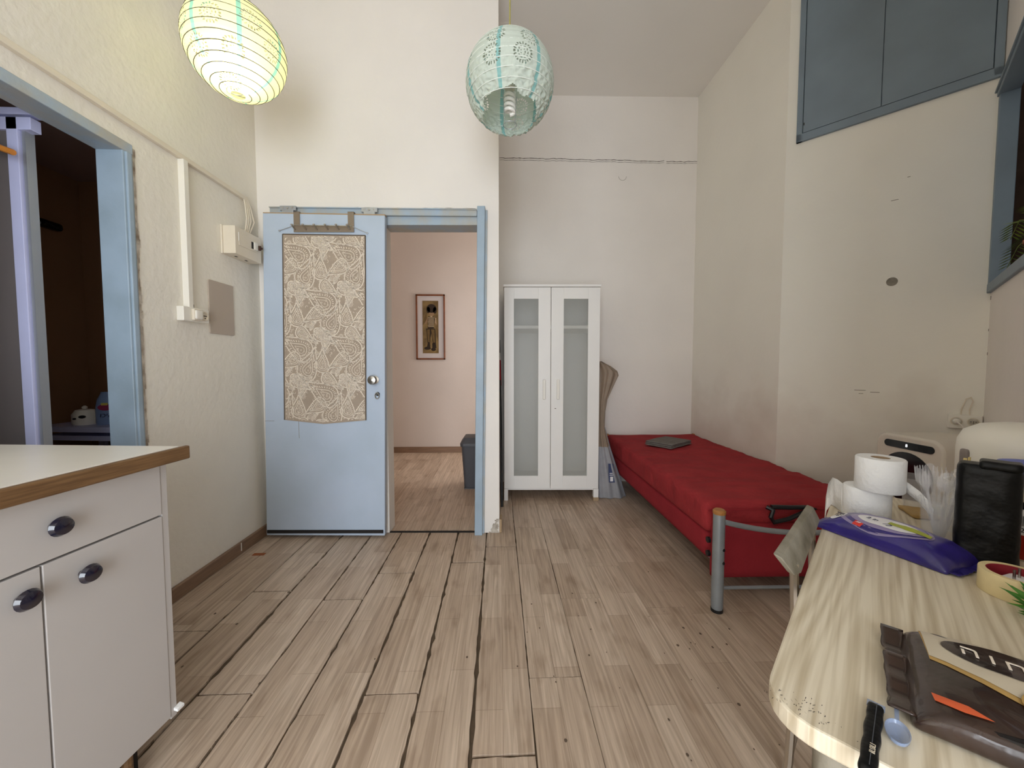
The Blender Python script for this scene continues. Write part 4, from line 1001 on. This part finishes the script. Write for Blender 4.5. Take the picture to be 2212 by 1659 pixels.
# clear cup with plastic forks and spoons
cu = empty('cutlery_cup', tpos(1.372, -.118), TR, label='clear plastic cup packed with clear forks and spoons', cat='cup')
MB().lathe([(.030, 0), (.031, .002), (.036, .10), (.037, .10), (.0385, .101), (.037, .102), (.0345, .10), (.0295, .004), (0, .004)], (0, 0, .0005), 28, cap=False).build('cup', 'clear', cu, smooth=True)
rn = random.Random(11)
def cutlery(kind, ang, lean, h):
    m = MB(); ca, sa = cos(ang), sin(ang)
    def q(r, z, w_): # r outward, w sideways
        return (r * ca - w_ * sa, r * sa + w_ * ca, z)
    r0, r1 = .008, .008 + lean
    zz = lambda t: .008 + h * t; rr2 = lambda t: r0 + (r1 - r0) * t
    m.add([q(rr2(0), zz(0), -.004), q(rr2(0), zz(0), .004), q(rr2(.7), zz(.7), .0028), q(rr2(.7), zz(.7), -.0028)], [(0, 1, 2, 3)])
    if kind == 'fork':
        m.add([q(rr2(.7), zz(.7), -.0028), q(rr2(.7), zz(.7), .0028), q(rr2(.80) + .003, zz(.80), .012), q(rr2(.80) + .003, zz(.80), -.012)], [(0, 1, 2, 3)])
        for t in (-.0105, -.0035, .0035, .0105):
            m.add([q(rr2(.80) + .003, zz(.80), t - .0022), q(rr2(.80) + .003, zz(.80), t + .0022), q(rr2(1) - .001, zz(1), t + .0010), q(rr2(1) - .001, zz(1), t - .0010)], [(0, 1, 2, 3)])
    else:
        n_ = 16; base_ = len(m.v)
        rows = []
        for s in (0, .5, 1):
            rows.append([q(rr2(.85 + .15 * sin(2 * pi * k / n_) * s) + .006 * (1 - s * s), zz(.85 + .15 * sin(2 * pi * k / n_) * s), .015 * s * cos(2 * pi * k / n_)) for k in range(n_)])
        for r_ in range(2): m.add(rows[r_] + rows[r_ + 1], [(k, (k + 1) % n_, n_ + (k + 1) % n_, n_ + k) for k in range(n_)])
    return m
for k in range(18):
    kind = 'fork' if k % 3 else 'spoon'; ang = 2 * pi * k / 18 * 2.4 + rn.uniform(-.2, .2)
    o = cutlery(kind, 0, rn.uniform(.020, .050), rn.uniform(.150, .175)).build(kind, 'clearw')
    md = o.modifiers.new('thick', 'SOLIDIFY'); md.thickness = .0012
    o.location = tpos(1.372, -.118, .001); o.rotation_euler = (0, 0, ang)
    tag(o, 'clear plastic %s standing in the clear cup' % kind, kind, 'plastic cutlery in the clear cup')

# wooden stirrers behind
stc = empty('stirrer_cup', tpos(1.475, -.168), TR, label='white paper cup of stirrers behind the black bag', cat='cup')
MB().lathe([(.028, 0), (.038, .13), (.0395, .131), (.0395, .134), (.037, .134), (.027, .003), (0, .003)], (0, 0, .0005), 24, cap=False).build('cup', 'whitep', stc, smooth=True)
for k in range(14):
    a = 2 * pi * k / 14 * 2.4; r = .006 + .020 * ((k * .618) % 1); h = rn.uniform(.165, .195)
    o = MB().add([(r * cos(a), r * sin(a), .008)], []) if 0 else MB().rbox((-.0035, -.001, .006), (.0035, .001, h), .001, (2, 1, 6)).build('stirrer', 'stir', smooth='all')
    o.location = tpos(1.475 + r * cos(a), -.168 + r * sin(a), .0); o.rotation_euler = (.10 * sin(a) * r / .026, .10 * cos(a) * r / .026, a)
    tag(o, 'pale wooden stirrer standing in the cup behind the black bag', 'stirrer', 'wooden stirrers')
cb = empty('clear_box', tpos(1.665, -.105), TR, label='small clear acrylic box behind the toilet rolls', cat='box')
for a, b in (((-.05, -.04, 0), (-.047, .04, .09)), ((.047, -.04, 0), (.05, .04, .09)), ((-.05, -.04, 0), (.05, -.037, .09)), ((-.05, .037, 0), (.05, .04, .09)), ((-.05, -.04, 0), (.05, .04, .003))):
    MB().box((a[0], a[1], a[2] + .0005), b).build('pane', 'clear', cb)
sb = empty('kraft_sachet', tpos(1.575, -.095), TR + 20, label='tan paper sachet lying behind the clear cup', cat='sachet')
MB().rbox((-.045, -.030, .0005), (.045, .030, .012), .005, (10, 8, 3), lambda p: p + Vector((0, 0, .002 * nz(p.x * 40, p.y * 40)))).build('pouch', pm('tan_sachet', (172, 140, 84), .6), sb, smooth='all')

# black bag
bb = empty('black_bag', tpos(1.285, -.176), TR - 97, label='tall black plastic bag standing next to the clear cup', cat='bag')
def bagf(p):
    q = p.copy(); t = p.z / .215
    q.x *= 1 - .03 * t; q.y *= 1 - .12 * t; k = max(0, abs(p.x) / .05 + abs(p.y) / .036 - 1.35); q.x *= 1 - .22 * k; q.y *= 1 - .22 * k
    q.x += .0012 * nz(p.x * 20, p.z * 40, 2); q.y += .0022 * nz(p.x * 30, p.z * 34, 8)
    return q
MB().rbox((-.046, -.032, 0), (.046, .032, .214), .010, (18, 12, 22), bagf).build('body', 'blackfilm', bb, smooth='all')
MB().rbox((-.014, -.030, .206), (.044, .020, .224), .006, (14, 8, 4), lambda p: p + Vector((0, .0 * (p.x / .05) ** 2 + .002 * nz(p.x * 50), .0025 * nz(p.x * 30, 2)))).build('folded_top', 'blackfilm', bb, smooth='all')

# jar with blue lid
jr = empty('storage_jar', tpos(1.40, -.258), TR - 50, label='clear jar with blue lid and barcode label', cat='jar')
MB().lathe([(.052, 0), (.055, .004), (.055, .17), (.050, .185), (0, .185)], (0, 0, .0005), 36).build('glass', 'jar', jr, smooth=True)
MB().lathe([(.0552, .004), (.0556, .006), (.0556, .055), (.0552, .057)], (0, 0, .0005), 36, cap=False).build('red_band', 'redfood', jr, smooth=True)
MB().lathe([(.0553, .057), (.0558, .058), (.0558, .112), (.0553, .113)], (0, 0, .0005), 36, cap=False).build('paper_label', 'wht_ink', jr, smooth=True)
MB().lathe([(.0553, .113), (.0558, .114), (.0558, .128), (.0553, .129)], (0, 0, .0005), 36, cap=False).build('black_band', 'black', jr, smooth=True)
MB().lathe([(.0575, .178), (.059, .180), (.059, .202), (.056, .206), (0, .206)], (0, 0, .0005), 36).build('lid', 'bluelid', jr, smooth=True)
bc = MB(); xx_ = -1.15
while xx_ < -.15:
    wq = rn.choice((.012, .02, .03)); a, b = R(-140) + xx_, R(-140) + xx_ + wq
    bc.add([(.0562 * cos(a), .0562 * sin(a), .078), (.0562 * cos(b), .0562 * sin(b), .078), (.0562 * cos(b), .0562 * sin(b), .100), (.0562 * cos(a), .0562 * sin(a), .100)], [(0, 1, 2, 3)]); xx_ += wq + rn.choice((.014, .022))
bc.build('barcode', 'black', jr)
for i, ch_ in enumerate('200-2'):
    a = R(-140) - 1.05 + i * .20
    text('label_digit', ch_, .014, 'black', jr, (.0563 * cos(a), .0563 * sin(a), .068), (R(90), 0, a + pi / 2), ext=.0003)

# white domed appliance
dmA = empty('rice_cooker', tpos(1.60, -.268), TR, label='white domed kitchen appliance at the back of the table', cat='appliance')
MB().lathe([(.10, 0), (.108, .01), (.110, .20), (.108, .225), (.098, .25), (.07, .268), (.03, .276), (0, .277)], (0, 0, .0005), 40).build('body', 'whitep', dmA, smooth=True)
MB().lathe([(.1095, .118), (.1108, .120), (.1108, .123), (.1095, .125)], (0, 0, 0), 40, cap=False).build('lid_seam', 'cream', dmA)
hs = MB().rbox((-.012, -.008, .13), (.012, .004, .205), .006, (4, 3, 8)).build('handle_slot', pm('grey_slot', (128, 118, 114), .5), dmA, smooth='all')
hs.location = (.109 * cos(R(118)), .109 * sin(R(118)), 0); hs.rotation_euler = (0, 0, R(118 + 90))

# masking tape with a plug inside
mt = empty('masking_tape', tpos(1.142, -.196), TR, label='roll of cream masking tape on the table', cat='tape')
MB().lathe([(.037, 0), (.046, 0), (.0465, .001), (.0465, .040), (.046, .041), (.037, .041), (.037, 0)], (0, 0, .0005), 44, cap=False).build('tape', 'tape', mt, smooth=True)
MB().lathe([(.0355, .001), (.037, .001), (.037, .0405), (.0355, .0405), (.0355, .001)], (0, 0, .0005), 36, cap=False).build('core', pm('red_core', (146, 30, 46), .6), mt, smooth=True)
pg = empty('plug_adapter', tpos(1.142, -.196), TR - 30, label='white plug with two metal pins lying inside the tape roll', cat='plug')
MB().rbox((-.028, -.019, .0008), (.028, .019, .032), .008, (8, 8, 5)).build('body', 'wht_ink', pg, smooth='all')
MB().rbox((-.030, -.006, .010), (-.026, .021, .034), .002, (2, 4, 4)).build('red_edge', 'redink', pg, smooth='all')
for x in (-.008, .008): MB().tube([(x, 0, .030), (x, 0, .049)], .0022, 8).build('pin', 'steel', pg, smooth=True)

# green plant sprig
gs = empty('green_sprig', tpos(1.045, -.215), TR, label='small bunch of green leaves beside the masking tape', cat='plant')
for k in range(26):
    a = rn.uniform(0, 2 * pi); l = rn.uniform(.02, .045); z = rn.uniform(.002, .03); r = rn.uniform(0, .018)
    c = Vector((r * cos(a), r * sin(a), z)); d = Vector((cos(a), sin(a), rn.uniform(-.1, .7))); s_ = Vector((-sin(a), cos(a), 0))
    e = c + d * l
    if e.z < .001: e.z = .001
    MB().add([c, c.lerp(e, .5) + s_ * .005, e, c.lerp(e, .5) - s_ * .005 + Vector((0, 0, .002))], [(0, 1, 2), (0, 2, 3)]).build('leaf', 'leaf', gs)
MB().tube([(0, 0, 0), (0, 0, .02)], .004, 6).build('stem', 'leaf', gs)

# chocolate wafer packet
cp = empty('biscuit_packet', tpos(.735, -.168), TR + 2, label='dark brown foil biscuit packet with cream label', cat='biscuits')
def pk(p):
    v = p.y / .130; u = p.x / .10; q = p.copy()
    h = max(0, 1 - abs(v) ** 7) * (1 - .35 * abs(u) ** 4)
    q.z = .001 + p.z * (.10 + .90 * max(0, h) ** .6) + .0018 * nz(p.x * 30, p.y * 26) * (p.z > .02)
    return q
bodyc = MB().rbox((-.10, -.130, 0), (.10, .130, .036), .010, (30, 36, 6), pk).build('foil', 'choc', cp, smooth='all')
def onpk(nm, P_, mt_, lift, K_=6):
    m = MB(); n = len(P_); cx = sum(p[0] for p in P_) / n; cy = sum(p[1] for p in P_) / n
    for r in range(K_ + 1):
        t = r / K_
        for (x, y) in P_:
            X_, Y_ = cx + (x - cx) * t, cy + (y - cy) * t; m.v.append((X_, Y_, pk(Vector((X_, Y_, .036))).z + lift))
    m.f = [(r * n + i, (r + 1) * n + i, (r + 1) * n + (i + 1) % n, r * n + (i + 1) % n) for r in range(K_) for i in range(n)]; m.mi = [0] * len(m.f)
    return m.build(nm, mt_, bodyc, smooth='all')
def dense(poly_, k=5):
    out = []
    for i in range(len(poly_)):
        a, b = poly_[i], poly_[(i + 1) % len(poly_)]
        out += [(a[0] + (b[0] - a[0]) * q / k, a[1] + (b[1] - a[1]) * q / k) for q in range(k)]
    return out
onpk('gold_border', dense([(.094, .110), (.012, .106), (-.030, .035), (-.062, -.03), (-.070, -.11), (.094, -.11)]), 'gold', .0008)
onpk('cream_panel', dense([(.093, .108), (.020, .106), (-.018, .035), (-.030, -.02), (-.034, -.10), (.093, -.10)]), 'creamfoil', .0014)
onpk('logo_oval', ell(.054, .030, .032, .062, 32), 'choc', .0022)
onpk('gold_ring', ell(-.026, -.032, .050, .070, 36), 'gold', .0030)
onpk('photo_oval', ell(-.032, -.040, .034, .054, 36), 'olive', .0038)
for i, ch_ in enumerate('הוחא'):
    y = .066 - i * .0195; text('logo_letter', ch_, .030, 'gold' if 0 else 'pale', bodyc, (.053 - .001 * i, y, pk(Vector((.05, y, .036))).z + .0034), (0, 0, R(-90)), ext=.0004)
onpk('red_mark', [(-.060, .112), (-.072, .110), (-.080, .088), (-.078, .066), (-.068, .084)], 'orange', .0016, 3)
# crimped end and torn flap
MB().rbox((-.092, .124, .010), (.098, .150, .0125), .001, (26, 4, 1), lambda p: p + Vector((0, .006 * nz(p.x * 40, 4), .010 * nz(p.x * 26, 1) + .05 * max(0, p.x - .06)))).build('crimped_end', 'choc', cp, smooth='all')
MB().rbox((-.092, -.150, .010), (.098, -.124, .0125), .001, (26, 4, 1), lambda p: p + Vector((0, .006 * nz(p.x * 40, 9), .008 * nz(p.x * 26, 6)))).build('crimped_end', 'choc', cp, smooth='all')
MB().tube([(-.088, .090, .024), (-.090, .03, .031), (-.091, -.05, .031), (-.090, -.12, .025)], [.004, .007, .007, .004], 8).build('foil_fold', 'blackg', cp, smooth=True)
m = MB()
for k in range(5):
    c = -.060 - k * .010; m.lathe([(0, -.004), (.006, -.003), (.008, 0), (.006, .003), (0, .004)], (-.100, c, .012 + .0015 * k), 10, axis='Y')
m.build('biscuit_print', 'biscuit', cp, smooth=True)

# black sachet stick and clear spoon bowl at the table edge
sx_ = empty('sachet_stick', tpos(.585, -.008), TR - 3, label='slim black sachet sticking out over the table edge', cat='sachet')
MB().rbox((-.060, -.0075, .0005), (.052, .0075, .011), .004, (24, 5, 4), lambda p: p + Vector((0, .0012 * nz(p.x * 60), .001 * nz(p.x * 45, 3)))).build('wrapper', 'choc' if 0 else 'blackfilm', sx_, smooth='all')
MB().box((-.055, -.0015, .0114), (.05, -.0008, .0118)).build('seam', 'bin', sx_)
text('lettering', 'חותו', .008, 'creamfoil', sx_, (-.030, -.002, .0118), (0, 0, R(180)), ext=.0003)
MB().rbox((.050, -.0085, .003), (.062, .0085, .0045), .0006, (3, 6, 1)).build('clear_end', 'clearb', sx_)
sp_ = empty('clear_spoon', tpos(.606, -.0290), TR, label='clear bluish plastic spoon bowl beside the black sachet', cat='spoon')
MB().lathe([(0, .0008), (.007, .0015), (.0105, .005), (.011, .009), (.0105, .009), (.0095, .0055), (0, .002)], (0, 0, 0), 24, sx=1.75, sy=1).build('bowl', 'clearb', sp_, smooth=True)
MB().box((.018, -.002, .006), (.06, .002, .0075)).build('handle', 'clearb', sp_)

# ---- chair pushed in at the table
cha = empty('chair', (0, 0, 0), TR, label='metal chair with worn grey wooden back slat beside the table', cat='chair')
m = MB(); q = [(.876, .124, .762), (1.252, .112, .762), (1.268, .098, .725), (.955, .100, .708), (.905, .104, .722)]
vs = [Vector(p) for p in q] + [Vector(p) + Vector((-.002, .014, .004)) for p in q]; n = len(q)
m.add(vs, [tuple(range(n)), tuple(range(n, 2 * n))[::-1]] + [(i, n + i, n + (i + 1) % n, (i + 1) % n) for i in range(n)])
m.build('backrest', 'chairw', cha, bevel=.003)
for x in (.945, 1.225):
    MB().tube([(x, .112, .73), (x + .004, .110, .66), (x + .01, .104, .50), (x + .01, .11, .30), (x, .15, .008)], .008, 8).build('leg', 'steel', cha, smooth=True)
    MB().tube([(x, -.24, .008), (x, -.22, .40), (x, -.20, .425)], .008, 8).build('leg', 'steel', cha, smooth=True)
    MB().tube([(x, -.20, .422), (x + .008, .10, .422)], .008, 8).build('side_rail', 'steel', cha, smooth=True)
MB().rbox((.91, -.25, .432), (1.27, .095, .450), .008, (10, 10, 3)).build('seat', 'chairw', cha, smooth='all')
